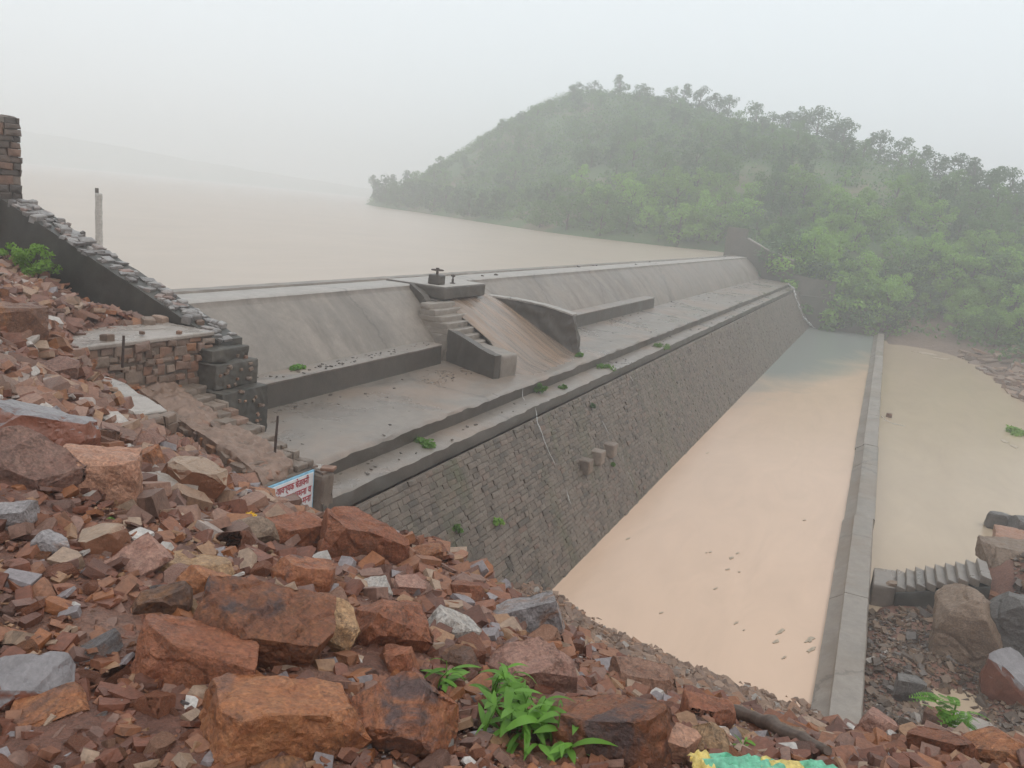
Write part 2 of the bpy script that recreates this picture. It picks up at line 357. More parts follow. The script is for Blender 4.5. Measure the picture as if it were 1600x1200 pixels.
bump(n, b, t2.outputs[0], .6, .05)
FOAM = None
def plain(name, c, rgh=0.5, metal=0.0, var=0.25, sc_=20):
    m, n, b = new_mat(name); t = tex(n, sc_, 5, 0.6, coords(n))
    col = mix(n, 1.0, c, ramp(n, t.outputs[0], [(0.3, G(1-var)), (0.7, G(1+var))]), 'MULTIPLY')
    n.links.new(col, b.inputs['Base Color']); b.inputs['Roughness'].default_value = rgh; b.inputs['Metallic'].default_value = metal
    bump(n, b, t.outputs[0], 0.3, 0.01); return m
FOAM = plain('falling_water', (0.55, 0.54, 0.52), 0.3, var=0.2)
IRON = plain('rusty_iron', (0.07, 0.045, 0.035), 0.6, 0.3)
WOOD = plain('wet_log', (0.10, 0.065, 0.048), 0.55, var=0.4)
POSTC = plain('post_concrete', (0.42, 0.39, 0.36), 0.6)

def leaf_mat(name, a, b_, island=True, trans=0.25):
    m, n, b = new_mat(name)
    r = n.nodes.new('ShaderNodeNewGeometry').outputs['Random Per Island']
    oi = n.nodes.new('ShaderNodeObjectInfo').outputs['Random']
    col = mix(n, r, a, b_)
    h = n.nodes.new('ShaderNodeHueSaturation'); n.links.new(col, h.inputs['Color'])
    mr = n.nodes.new('ShaderNodeMapRange'); mr.inputs[3].default_value = 0.78; mr.inputs[4].default_value = 1.25; n.links.new(oi, mr.inputs[0]); n.links.new(mr.outputs[0], h.inputs['Value'])
    n.links.new(h.outputs[0], b.inputs['Base Color']); b.inputs['Roughness'].default_value = 0.45
    b.inputs['Specular IOR Level'].default_value = 0.3
    tr = n.nodes.new('ShaderNodeBsdfTranslucent'); n.links.new(h.outputs[0], tr.inputs[0])
    ms = n.nodes.new('ShaderNodeMixShader'); ms.inputs[0].default_value = trans
    o = [x for x in n.nodes if x.type == 'OUTPUT_MATERIAL'][0]
    n.links.new(b.outputs[0], ms.inputs[1]); n.links.new(tr.outputs[0], ms.inputs[2]); n.links.new(ms.outputs[0], o.inputs[0])
    return m
LEAF_D = leaf_mat('dark_leaf', (0.065, 0.125, 0.042), (0.095, 0.165, 0.055), trans=.42)
LEAF_M = leaf_mat('mid_leaf', (0.10, 0.20, 0.038), (0.15, 0.265, 0.055), trans=.45)
LEAF_B = leaf_mat('bright_leaf', (0.19, 0.34, 0.045), (0.26, 0.44, 0.07), trans=.48)
GRASS = leaf_mat('fresh_grass', (0.10, 0.25, 0.03), (0.20, 0.38, 0.06), trans=.4)
BARK = plain('bark', (0.09, 0.065, 0.05), 0.8)
# ------------------------------------------------------------------ terrain under everything near
Z_LAKE, Z_POOL, Z_POOL2 = -2.27, -7.27, -7.5
ctl = [atz(*q) for q in ((0, 1200, -1.65), (400, 1200, -1.65), (800, 1200, -1.68), (1200, 1200, -1.75), (1600, 1200, -1.95),
    (0, 900, -1.62), (200, 900, -1.7), (400, 900, -1.88), (600, 900, -2.12), (850, 1010, -2.32), (1000, 1095, -2.25), (1150, 1150, -2.2), (1400, 1172, -2.4), (1600, 1165, -2.45),
    (0, 640, -1.6), (140, 660, -1.8), (100, 740, -1.7), (300, 800, -2.05), (450, 860, -2.2), (560, 890, -2.25), (690, 860, -2.55),
    (0, 500, -1.62), (100, 530, -1.95), (130, 600, -2.08), (60, 600, -1.8))]
ctl += [atx(*q) for q in ((-60, 380, 9.0), (0, 400, 9.0), (60, 430, 9.0), (100, 452, 9.0), (130, 474, 9.0), (160, 490, 8.9), (220, 500, 8.9))]
ctl += [np.array(q) for q in ((8.6, 5.6, -4.9), (7.4, 5.9, -4.0), (7.3, 7.2, -3.35), (6.7, 8.2, -2.6), (8.2, 8.7, -3.3), (8.2, 7.6, -3.9), (7.5, 8.5, -2.95), (9.5, 5.0, -5.5), (7, 3.5, -4.5), (6.5, 1.5, -4.3), (6.5, 0, -4.2), (7, -2, -4.5),
    (10, 4.7, -6.1), (10, 2, -6.0), (10, 0, -6.2), (10, -2.5, -6.4), (14.2, 4.7, -7.35), (13.3, 2.8, -7.33), (13, 1.5, -7.32), (12.9, 0.5, -7.32), (12.9, -0.2, -7.3),
    (16, 4, -8.6), (15.5, 1, -8.6), (20, 3, -9.2), (13, -1.5, -6.95), (15, -1.5, -7.1), (17.5, -1.4, -7.3), (14.4, -2.25, -7.46), (15.8, -2.4, -7.2), (14.2, -3.0, -7.15), (11, -3.2, -6.5), (13.6, -4.6, -6.5), (16.5, -5.2, -6.4), (17.2, -3.0, -7.2),
    (18.6, -3.5, -5.95), (21.5, -5.2, -6.4), (24, -2, -8.3), (20.7, -2, -8.2), (26, -5.2, -7.4), (30, -3, -8.6), (28, -8, -6.6), (22, -9, -5.8),
    (-4, 0, -1.55), (-4, 6, -1.5), (-3, -5, -1.9), (2, 12, -1.35), (6, 15, -1.3), (4, -5, -2.9), (8, -8, -4.6), (0, 10, -1.45), (-6, 14, -1.3), (9.2, 16, -1.2), (14, -10, -5.4), (34, -12, -6))]
ground_h = TPS(ctl, 0.03)
def gh(x, y): return float(ground_h(x, y)[0])
xs = np.concatenate([np.linspace(-6, 9, 110), np.linspace(9.2, 36, 110)]); ys = np.concatenate([np.linspace(-14, -6.2, 22), np.linspace(-6, 16.5, 150)])
XX, YY = np.meshgrid(xs, ys, indexing='ij'); ZZ = ground_h(XX.ravel(), YY.ravel()).reshape(XX.shape)
# nothing of the embankment may rise through the dam or into the lake
inside = (XX > 8.9) & (YY > 4.2)
lim = np.interp(YY, [4.2, 6.4, 6.95, 9.3, 10.9, 12], [-7.4, -4.6, -4.3, -4.1, -2.7, -2.5])
ZZ = np.where(inside & (XX > 9.15), np.minimum(ZZ, lim-0.3), ZZ)
dz = np.array([0.035*nz(a*2.2, b*2.2, 1)+0.02*nz(a*6, b*6, 4) for a, b in zip(XX.ravel(), YY.ravel())]).reshape(XX.shape)
ZZ = ZZ+dz
nx_, ny_ = XX.shape
idx = np.arange(nx_*ny_).reshape(nx_, ny_)
quads = np.stack([idx[:-1, :-1], idx[1:, :-1], idx[1:, 1:], idx[:-1, 1:]], -1).reshape(-1, 4)
emb = mk('embankment_ground', fastmesh('embankment_ground', np.stack([XX, YY, ZZ], -1).reshape(-1, 3), quads, SOIL, True))
tag(emb, 'red gravelly embankment soil under the loose rubble', kind='structure')

# ------------------------------------------------------------------ water sheets and the wide ground
def sheet(name, pts, z, mat, label):
    o = mk(name, mesh(name, [(x, y, z) for x, y in pts], [tuple(range(len(pts)))], mat)); return tag(o, label, kind='structure')
sheet('reservoir_water', [(9.5, 11.7), (900, 11.7), (900, 900), (-300, 900), (-300, 16.8), (9.5, 16.8)], Z_LAKE, LAKE_W, 'wide muddy reservoir water behind the dam')
sheet('pool_water', [(9.4, -0.35), (73.2, -0.35), (73.2, 5.6), (9.4, 5.6)], Z_POOL, POOL_W, 'peach-coloured silty water in the stilling pool below the dam')
sheet('lower_pool_water', [(12.6, -0.8), (12.6, -3.8), (17.2, -3.8), (18.6, -14), (75, -14), (75, -0.8)], Z_POOL2, POOL2_W, 'murky olive-brown water beyond the low concrete wall')
sheet('ground', [(-900, -900), (900, -900), (900, 900), (-900, 900)], -11.0, SOIL, 'bare ground far below the dam')

# ------------------------------------------------------------------ the dam
XN, XF = 8.75, 73.1
dx = [XN]
while dx[-1] < XF: dx.append(min(XF, dx[-1]+0.11*(dx[-1]/9.0)))
dx = np.array(dx)
dam = thing('masonry_dam', (40, 6, -9), 'long stone masonry dam with stepped concrete spillway crossing the picture', 'dam')
def strip(name, prof, mat, x0=XN, x1=XF, parent=dam, cap=False, smooth=50):
    """prof: (y, z, amplitude, key); a key gives an edge the same wear wherever it is used"""
    X = [x for x in dx if x0 < x < x1]; X = [x0]+X+[x1]
    V = []; k = len(prof)
    for x in X:
        for (y, z, a, key) in prof:
            e = nz(x*1.7, key*9.1)*0.5+nz(x*5.5, key*4.3)*0.5+nz(x*13, key*3.3)*.35
            e2 = nz(x*2.1, key*7.7+50)*0.6+nz(x*7, key*2.9+70)*0.4
            V.append((x, y+a*e, z+a*0.6*e2))
    Fc = [(i*k+j, i*k+j+1, (i+1)*k+j+1, (i+1)*k+j) for i in range(len(X)-1) for j in range(k-1)]
    if cap: Fc += [tuple(range(k)), tuple(range((len(X)-1)*k, len(X)*k))[::-1]]
    me = mesh(name, V, Fc, mat, smooth)
    return mk(name, me, None, parent)
YC = 10.86
strip('crest_kerb', [(11.95, -2.9, 0, 1), (11.92, -2.14, .02, 2), (11.9, -2.08, .02, 3), (11.72, -2.10, .02, 4), (11.70, -2.145, .01, 5)], CONC_FACE, 9.7)
strip('crest', [(11.70, -2.145, .01, 5), (11.3, -2.135, .004, 6), (YC+.04, -2.14, .012, 7), (YC, -2.17, .018, 8)], CONC_CREST, 9.7)
strip('crest_lip', [(YC, -2.17, .018, 8), (YC-.01, -2.22, .015, 9), (YC-.05, -2.27, .01, 10)], CONC_FACE, 9.7)
def facey(z): return float(np.interp(-z, [2.27, 2.4, 2.6, 2.9, 3.31, 3.6, 3.9], [YC-.05, 10.64, 10.38, 10.06, 9.70, 9.50, 9.33]))
strip('spillway_face', [(facey(z), z, .008, 11+i) for i, z in enumerate((-2.27, -2.4, -2.6, -2.9, -3.31, -3.6, -3.83))], CONC_FACE, 9.7)
strip('ledge', [(9.40, -3.79, .004, 30), (8.6, -3.815, .012, 31), (7.8, -3.84, .012, 32), (7.05, -3.868, .012, 33), (6.97, -3.885, .05, 34), (6.93, -3.93, .07, 35)], CONC_LEDGE, 9.0)
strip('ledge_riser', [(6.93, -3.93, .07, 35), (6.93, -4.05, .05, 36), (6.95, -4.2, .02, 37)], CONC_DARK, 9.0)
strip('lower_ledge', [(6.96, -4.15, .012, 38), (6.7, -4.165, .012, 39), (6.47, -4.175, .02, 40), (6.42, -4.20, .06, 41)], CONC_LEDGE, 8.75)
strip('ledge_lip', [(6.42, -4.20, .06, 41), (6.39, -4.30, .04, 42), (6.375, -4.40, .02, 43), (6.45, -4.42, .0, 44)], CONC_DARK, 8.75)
FT, FB = np.array([6.29, -4.40]), np.array([4.72, -7.62])       # mortar plane of the stone face
strip('mortar_core', [(FT[0], FT[1]+.02, 0, 50), (FB[0], FB[1], 0, 51), (FB[0]+3, FB[1], 0, 52)], MORTAR, 8.75)
# low bench at the foot of the spillway face, in two runs
for x0, x1 in ((9.75, 17.0), (21.95, 36.8)):
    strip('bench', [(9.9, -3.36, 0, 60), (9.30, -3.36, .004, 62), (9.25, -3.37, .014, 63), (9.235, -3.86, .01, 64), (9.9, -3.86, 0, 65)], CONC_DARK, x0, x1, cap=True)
    strip('bench_top', [(9.9, -3.30, 0, 66), (9.62, -3.31, .006, 67), (9.26, -3.325, .016, 68), (9.235, -3.345, .018, 69), (9.25, -3.375, .012, 70)], CONC_LEDGE, x0, x1)
# stones of the downstream face
def stone_protos(n, seed, depth=0.09, bev=0.12):
    ps = []
    rr = random.Random(seed)
    for i in range(n):
        bm = bmesh.new(); bmesh.ops.create_cube(bm, size=1.0)
        for v in bm.verts:
            v.co.x += rr.uniform(-.06, .06); v.co.y += rr.uniform(-.08, .08); v.co.z += rr.uniform(-.15, .15)*(1 if v.co.z > 0 else 0)
        top = [f for f in bm.faces if f.normal.z > .8]
        ed = list({e for f in top for e in f.edges})
        bmesh.ops.bevel(bm, geom=ed, offset=bev, segments=1, affect='EDGES')
        bm.faces.ensure_lookup_table()
        tf = max(bm.faces, key=lambda f: f.calc_center_median().z)
        r = bmesh.ops.poke(bm, faces=[tf]); r['verts'][0].co.z += rr.uniform(0, .14)
        bmesh.ops.triangulate(bm, faces=bm.faces[:])
        me = bpy.data.meshes.new('stone'); bm.to_mesh(me); bm.free(); ps.append(me)
    return ps
def arrs(me):
    V = np.empty(len(me.vertices)*3, np.float32); me.vertices.foreach_get('co', V)
    T = np.array([p.vertices[:] for p in me.polygons], np.int32); return V.reshape(-1, 3), T
PROT = stone_protos(8, 3)
for me in PROT: me.materials.append(DAMSTONE)
PARR = [arrs(me) for me in PROT]
u = np.array([1, 0, 0.]); vdir = np.array([0, FT[0]-FB[0], FT[1]-FB[1]]); LEN = np.linalg.norm(vdir); vdir /= LEN
nrm = np.cross(u, vdir); 
if nrm[1] > 0: nrm = -nrm
rows = []
t = 0.0
rr = random.Random(11)
while t < LEN:
    h = rr.uniform(.08, .115); rows.append((t, h)); t += h
cells = []
for t, h in rows:
    x = XN+rr.uniform(0, .3)
    while x < XF-.2:
        wd = rr.uniform(.14, .36)
        cells.append((x+wd/2, t+h/2, wd, h)); x += wd
cells = [c for c in cells if FT[1]-(c[1])*(FT[1]-FB[1])/LEN > -7.5]
info = []
for (x, tt, wd, h) in cells:
    c = np.array([x, FT[0], FT[1]])-vdir*tt
    p = proj(c); info.append((c, wd, h, p))
def hidden_low(p): return p[1] > np.interp(p[0], [480, 520, 640, 700, 870, 1000], [790, 800, 815, 850, 940, 1020])
order = sorted(range(len(info)), key=lambda i: info[i][0][0]+(100 if hidden_low(info[i][3]) else 0))
as_parts = set(order[:300])
SV, ST_, so = [], [], 0
nrm_ = nrm
for i, (c, wd, h, p) in enumerate(info):
    k = rr.randrange(8); dep = rr.uniform(.045, .06) if rr.random() < .96 else .08
    cc = c+nrm_*(dep*0.22)
    rot = rr.uniform(-.012, .012)
    uu = u*math.cos(rot)+vdir*math.sin(rot); vv = vdir*math.cos(rot)-u*math.sin(rot)
    s3 = (wd*rr.uniform(.94, 1.0), h*rr.uniform(.9, .99), dep)
    M3 = np.stack([uu*s3[0], vv*s3[1], nrm_*s3[2]], 1)
    if i in as_parts:
        o = bpy.data.objects.new('stone', PROT[k]); COL.objects.link(o); o.parent = dam
        M = Matrix([[*M3[0], cc[0]], [*M3[1], cc[1]], [*M3[2], cc[2]], [0, 0, 0, 1]])
        o.matrix_basis = Matrix.Translation(-dam.location) @ M
    else:
        V, T = PARR[k]; SV.append(V @ M3.T+cc); ST_.append(T+so); so += len(V)
o = mk('face_stones', fastmesh('face_stones', np.concatenate(SV), np.concatenate(ST_), DAMSTUFF), None, dam); tag(o, kind='stuff')
# three stone brackets standing out of the face
for (px, py, ln) in ((962, 694, .75), (943, 705, .8), (924, 719, .7)):
    d = ray(px, py)
    tpar = None
    n4 = nrm_; p0 = np.array([0, FT[0], FT[1]]); tt = (p0 @ n4+0.28)/(d @ n4); c = d*tt
    bm = rough_prism([(-.17, -.02), (.17, -.02), (.17, .6), (-.17, .6)], -.34, 0, .12, .012, .02, px)
    mk('bracket_stone', bm_mesh(bm, 'bracket_stone', STEPST, 40), None, dam, Vector(c)-dam.location)
# ------------------------------------------------------------------ masonry helper for the near walls
OPROT = stone_protos(10, 5, bev=.14)
def masonry(parent, o0, uv, vv, W, H, mat, prots, hs=(.07, .13), ws=(.1, .28), seed=0, dep=(.05, .09), keep=None, inset=.0, name='stone', wild=0.0):
    """courses of stones, each an object of its own, on the rectangle o0 + u*W + v*H"""
    r = random.Random(seed); o0 = np.array(o0, float); uv = np.array(uv, float); vv = np.array(vv, float)
    nn = np.cross(uv, vv); y = 0.0; cnt = 0
    while y < H-.02:
        h = min(r.uniform(*hs), H-y); x = -r.uniform(0, .08)
        if H-y-h < .03: h = H-y
        while x < W-.02:
            wd = r.uniform(*ws); a = max(x, 0); b = min(x+wd, W)
            if W-b < .05: b = W
            if b-a > .035 and (keep is None or keep((a+b)/2, y+h/2)):
                c = o0+uv*(a+b)/2+vv*(y+h/2); d = r.uniform(*dep); rt_ = r.uniform(-.09, .09)
                u2 = uv*math.cos(rt_)+vv*math.sin(rt_); v2 = vv*math.cos(rt_)-uv*math.sin(rt_)
                c = c+nn*(d*.25-inset)+vv*r.uniform(-wild, wild)+uv*r.uniform(-wild, wild)
                if wild: h_ = h*r.choice((.7, .9, 1.15, 1.45)); wf = r.uniform(.75, 1.15)
                else: h_ = h; wf = 1
                M = np.stack([u2*(b-a)*wf*r.uniform(.9, 1.04), v2*h_*r.uniform(.86, 1.06), nn*d*(1 if not wild else r.uniform(.7, 1.3))], 1)
                ob = bpy.data.objects.new(name, r.choice(prots)); COL.objects.link(ob); ob.parent = parent
                ob.matrix_basis = Matrix.Translation(-parent.location) @ Matrix([[*M[0], c[0]], [*M[1], c[1]], [*M[2], c[2]], [0, 0, 0, 1]])
                cnt += 1
            x += wd
        y += h
    return cnt
def protos_with(mat, src):
    r = []
    for me in src:
        m2 = me.copy(); m2.materials.clear(); m2.materials.append(mat); r.append(m2)
    return r
OLD_P = protos_with(OLDSTONE, OPROT); TOP_P = protos_with(WALLTOP, OPROT); TOW_P = protos_with(TOWERST, OPROT)
FACEDN = (0, -1, 0)

# near wing wall, running down and downstream from the left edge of the picture
wing = thing('wing_wall', (9.45, 10, -4), 'dark mossy wing wall sloping down from the left with loose stones on top', 'wall')
def wz(y): return -0.65-0.353*(13.59-y)
def prism_y(name, x0, x1, ysz, zb, mat, parent, cut=.12, amp=.015, seed=0):
    """wall along Y: ysz = [(y, ztop)...] from upstream to downstream"""
    bm = bmesh.new(); n = len(ysz)
    L = [[bm.verts.new((x, y, z)) for y, z in ysz] for x in (x0, x1)]
    B = [[bm.verts.new((x, y, zb)) for y, z in ysz] for x in (x0, x1)]
    for i in range(n-1):
        bm.faces.new((L[0][i], L[0][i+1], L[1][i+1], L[1][i])); bm.faces.new((B[0][i], B[1][i], B[1][i+1], B[0][i+1]))
        bm.faces.new((L[0][i], B[0][i], B[0][i+1], L[0][i+1])); bm.faces.new((L[1][i], L[1][i+1], B[1][i+1], B[1][i]))
    for i in (0, n-1): bm.faces.new((L[0][i], L[1][i], B[1][i], B[0][i]))
    bmesh.ops.recalc_face_normals(bm, faces=bm.faces)
    if cut: refine(bm, cut)
    roughen(bm, amp, seed)
    return mk(name, bm_mesh(bm, name, mat, 45), None, parent)
prism_y('wall_body', 9.2, 9.7, [(20, wz(13.5)), (13.5, wz(13.5)), (12, wz(12)), (10.5, wz(10.5)), (9.4, wz(9.4)), (8.75, wz(8.75)+.02)], -4.3, MOSSY, wing, .16, .02, 2)
for (yf, x0, x1, z0, z1) in ((8.58, 8.9, 9.68, -2.62, -2.43), (8.46, 8.86, 9.72, -3.0, -2.62), (8.27, 8.8, 9.78, -4.3, -3.0)):
    bm = rough_prism([(x0, yf), (x1, yf), (x1, 9.0), (x0, 9.0)], z0, z1, .05, .03, .012, yf)
    mk('pier_block', bm_mesh(bm, 'pier_block', MOSSY, 28), None, wing)
r3 = random.Random(4)
for i in range(150):                               # weathered stones on the sloping top
    y = r3.uniform(8.75, 13.4); x = r3.uniform(9.24, 9.66); s = r3.uniform(.05, .15)
    ob = bpy.data.objects.new('stone', r3.choice(TOP_P)); COL.objects.link(ob); ob.parent = wing
    ob.location = Vector((x, y, wz(y)+.012))-wing.location
    ob.rotation_euler = (r3.uniform(.1, .4), r3.uniform(-.12, .12), r3.uniform(-.5, .5)); ob.scale = (s*r3.uniform(.8, 1.7), s, r3.uniform(.03, .07) if r3.random() < .85 else .13)
for i in range(34):                                # stones showing through the broken plaster of the pier
    z = r3.uniform(-3.75, -2.5); x = r3.uniform(8.9, 9.66)
    ob = bpy.data.objects.new('stone', r3.choice(OLD_P)); COL.objects.link(ob); ob.parent = wing
    ob.location = Vector((x, 8.26 if z < -3.0 else 8.45 if z < -2.62 else 8.57, z))-wing.location; ob.rotation_euler = (R_(90), r3.uniform(-.5, .5), 0); ob.scale = (r3.uniform(.03, .08), r3.uniform(.03, .06), .05)

tower = thing('tall_end_wall', (9.3, 15, -2), 'tall rubble stone wall end cut off by the left edge of the picture', 'wall')
bm = rough_prism([(8.95, 13.66), (9.62, 13.66), (9.62, 17.5), (8.95, 17.5)], -2.0, .62, .2, .02, 0, 9)
mk('wall_core', bm_mesh(bm, 'wall_core', MORTAR, 45), None, tower)
masonry(tower, (8.95, 13.66, -1.2), (1, 0, 0), (0, 0, 1), .68, 1.86, TOWERST, TOW_P, (.09, .16), (.14, .34), 21, (.06, .12))
masonry(tower, (8.95, 15.6, -1.0), (0, -1, 0), (0, 0, 1), 1.94, 1.66, TOWERST, TOW_P, (.09, .16), (.14, .34), 22, (.06, .12))
masonry(tower, (8.95, 13.7, .62), (1, 0, 0), (0, 1, 0), .67, 1.9, TOWERST, TOW_P, (.15, .25), (.15, .3), 23, (.06, .1))

# flat masonry landing and the stepped buttress wall below it
plat = thing('masonry_landing', (8.2, 9.2, -3.4), 'flat-topped brown rubble masonry landing beside the dark wing wall', 'wall')
bm = rough_prism([(6.55, 8.86), (9.16, 8.78), (9.14, 9.75), (6.9, 9.95)], -2.26, -2.195, .1, .012, .015, 1)
mk('top_slab', bm_mesh(bm, 'top_slab', CAPTOP, 45), None, plat)
bm = rough_prism([(6.6, 8.9), (9.14, 8.82), (9.14, 9.7), (6.9, 9.9)], -4.2, -2.262, .09, .03, 0, 2)
mk('wall_core', bm_mesh(bm, 'wall_core', MORTAR, 45), None, plat)
masonry(plat, (6.6, 8.9, -3.55), (.9995, -.0315, 0), (0, 0, 1), 2.54, 1.285, OLDSTONE, OLD_P, (.05, .15), (.06, .26), 31, (.035, .09), inset=.012, wild=.03)
for (px, py, s) in ((222, 520, .05), (280, 519, .055), (312, 505, .1), (283, 497, .13), (168, 528, .12), (250, 500, .16), (232, 503, .14)):
    c = atz(px, py, -2.16)
    ob = mk('loose_stone', None) if False else bpy.data.objects.new('loose_stone', OLD_P[int(px) % 10]); 
    COL.objects.link(ob); ob.location = c; ob.scale = (s*1.2, s, s*.9); ob.rotation_euler = (0, 0, px)
    tag(ob, 'small reddish stone lying on the flat masonry landing', 'stone', 'stones left on the masonry landing')

butt = thing('stepped_buttress_wall', (8.25, 7.7, -4.5), 'brown stepped masonry wall descending to the painted warning sign', 'wall')
ysz = [(9.3, -2.72)]; y = 9.0; z = -2.86; r5 = random.Random(8)
steps = []
while y > 6.75:
    d = r5.uniform(.17, .27); steps.append((y, y-d, z)); y -= d; z -= d*.335
prev = None
core = [(9.4, -2.95)]+[(a, q-.06) for a, b, q in steps]+[(6.66, -3.86)]
prism_y('wall_core', 7.83, 8.70, core, -4.9, MORTAR, butt, .14, .03, 5)
prism_y('rough_top', 7.80, 8.42, [(9.35, -2.78)]+[((a+b)/2, q+.03+r5.uniform(-.03, .03)) for a, b, q in steps]+[(6.64, -3.71)], -4.0, STEPST, butt, .05, .085, 6)
for k in range(240):
    t_ = r5.random(); y_ = 9.2-2.5*t_; z_ = float(np.interp(y_, [6.64, 9.35], [-3.70, -2.80])); ob = bpy.data.objects.new('stone', r5.choice(OLD_P)); COL.objects.link(ob); ob.parent = butt
    ob.location = Vector((r5.uniform(7.82, 8.45), y_, z_+.015))-butt.location; ob.rotation_euler = (.3+r5.uniform(-.3, .3), r5.uniform(-.2, .2), r5.uniform(-.6, .6)); q_ = r5.uniform(.05, .2); ob.scale = (q_*1.4, q_, r5.uniform(.05, .11))
for a, b, q in steps:                              # every course ends in a step of two or three stones
    x = 8.36+r5.uniform(-.1, .1)
    while x < 8.70:
        wd = r5.uniform(.16, .34); x1 = min(x+wd, 8.76)
        bm = rough_prism([(x, b-.015+r5.uniform(-.02, .02)), (x1-.003, b-.02+r5.uniform(-.02, .02)), (x1-.003, a+.08), (x, a+.08)], q-.11, q+r5.uniform(-.025, .015), .07, .02, .01, x*9+a)
        mk('step_stone', bm_mesh(bm, 'step_stone', STEPST, 45), None, butt); x = x1
bm = rough_prism([(7.76, 6.6), (8.75, 6.6), (8.75, 6.78), (7.76, 6.78)], -5.2, -3.70, .09, .015, .02, 3)
mk('end_wall', bm_mesh(bm, 'end_wall', MORTAR, 45), None, butt)
masonry(butt, (7.81, 9.2, -4.3), (0, -1, 0), (0, 0, 1), 2.6, 1.5, OLDSTONE, OLD_P, (.06, .15), (.08, .26), 41, (.03, .08), wild=.03, keep=lambda a, b: -4.3+b+.05 < np.interp(9.2-a, [6.6, 9.2], [-3.78, -2.92]))
pr = thing('end_pier', (8.85, 6.5, -4.8), 'short rough stone pier between the warning sign and the dam ledge', 'pier')
bm = rough_prism([(8.76, 6.42), (8.99, 6.40), (8.99, 6.85), (8.76, 6.85)], -5.2, -3.80, .09, .02, .02, 6)
mk('pier_body', bm_mesh(bm, 'pier_body', MORTAR, 45), None, pr)
for k, (x, y, z) in enumerate(((8.86, 6.5, -3.78), (8.9, 6.62, -3.76), (8.82, 6.7, -3.73), (8.92, 6.46, -3.74))):
    bm = rough_prism([(-.1, -.06), (.09, -.08), (.11, .07), (-.07, .08)], -.02, .025, .06, .008, .006, k)
    ob = mk('flat_stone', bm_mesh(bm, 'flat_stone', PALE if k == 1 else OLDSTONE, 40), None, pr, Vector((x, y, z))-pr.location); ob.rotation_euler = (0, 0, k*.7)
# broken masonry nearer to the viewer
brk = thing('broken_masonry_block', (5.9, 7.0, -3.0), 'broken masonry stub with pale flat top in the rubble above the big boulders', 'wall')
c4 = [(5.45, 6.28), (5.92, 6.25), (6.35, 7.4), (6.28, 7.9), (5.72, 7.75)]
bm = rough_prism(c4, -3.3, [-2.34, -2.36, -2.32, -2.30, -2.30], .09, .04, .03, 12)
mk('wall_core', bm_mesh(bm, 'wall_core', MORTAR, 45), None, brk)
bm = rough_prism([(a*.96+.236, b*.96+.28) for a, b in c4], -2.34, [-2.29, -2.31, -2.27, -2.25, -2.25], .08, .02, .012, 13)
mk('top_slab', bm_mesh(bm, 'top_slab', CAPTOP, 45), None, brk)
masonry(brk, (5.45, 6.24, -3.1), (1, -.03, 0), (0, 0, 1), .48, .78, OLDSTONE, OLD_P, (.08, .16), (.12, .26), 51, (.08, .14))
masonry(brk, (5.68, 7.75, -3.0), (-.17, -.985, 0), (0, 0, 1), 1.45, .68, OLDSTONE, OLD_P, (.08, .16), (.12, .3), 52, (.08, .14))
# iron rods left standing
for (px, py, z, h, lb) in ((192, 556, -2.3, .26, 'short rusty iron rod standing in front of the flat masonry landing'), (430, 702, -3.42, .46, 'thin rusty iron rod standing on the stepped wall above the sign')):
    bm = bmesh.new(); bmesh.ops.create_cone(bm, cap_ends=True, segments=8, radius1=.017, radius2=.015, depth=h+.15); bmesh.ops.translate(bm, verts=bm.verts, vec=(0, 0, (h-.15)/2))
    refine(bm, .1); roughen(bm, .004, px)
    ob = mk('iron_rod', bm_mesh(bm, 'iron_rod', IRON, 60), None, None, Vector(atz(px, py, z))); ob.rotation_euler = (.02, .03, 0); tag(ob, lb, 'rod')
# painted warning sign
SGNW = plain('sign_white', (0.74, 0.72, 0.72), 0.5, var=.12, sc_=9); SGNB = plain('sign_blue', (0.25, 0.50, 0.66), 0.5); SGNR = plain('sign_red', (0.42, 0.035, 0.05), 0.5)
sg = thing('warning_sign', (8.25, 6.56, -4.36), 'white painted warning board with blue border and red lettering on masonry wall', 'sign')
def plate(name, x0, x1, z0, z1, y, th, mat):
    bm = rough_prism([(x0, y), (x1, y), (x1, y+th), (x0, y+th)], z0, z1, 0, 0, .002); return mk(name, bm_mesh(bm, name, mat), None, sg)
plate('border', 7.765, 8.745, -4.345, -3.735, 6.566, .03, SGNB); board = plate('board', 7.79, 8.72, -4.32, -3.76, 6.558, .02, SGNW)
def text(body, x, z, size, wmax, parent, mat, y, name='lettering'):
    cu = bpy.data.curves.new(name, 'FONT'); cu.body = body; cu.size = size; cu.align_x = 'CENTER'; cu.align_y = 'CENTER'; cu.extrude = .001; cu.offset = .0025
    ob = bpy.data.objects.new(name, cu); COL.objects.link(ob); bpy.context.view_layer.update()
    me = bpy.data.meshes.new_from_object(ob.evaluated_get(bpy.context.evaluated_depsgraph_get())); bpy.data.objects.remove(ob)
    me.materials.clear(); me.materials.append(mat)
    xs_ = [v.co.x for v in me.vertices] or [0, 1]; k = wmax/max(1e-3, max(xs_)-min(xs_))
    o2 = bpy.data.objects.new(name, me); COL.objects.link(o2); o2.parent = parent; o2.rotation_euler = (R_(90), 0, 0); o2.scale = (k, 1, 1)
    o2.location = Vector((x-k*(max(xs_)+min(xs_))/2, y, z)); return o2
text('आवश्यक चेतावनी', 8.29, -3.845, .135, .66, board, SGNR, 6.553)
text('यहाँ नहाना घुमना व', 8.27, -3.985, .135, .82, board, SGNR, 6.553)
text('कुदना सख्त मना', 8.30, -4.115, .135, .76, board, SGNR, 6.553)
text('है। आदेश', 8.36, -4.235, .125, .5, board, SGNR, 6.553)
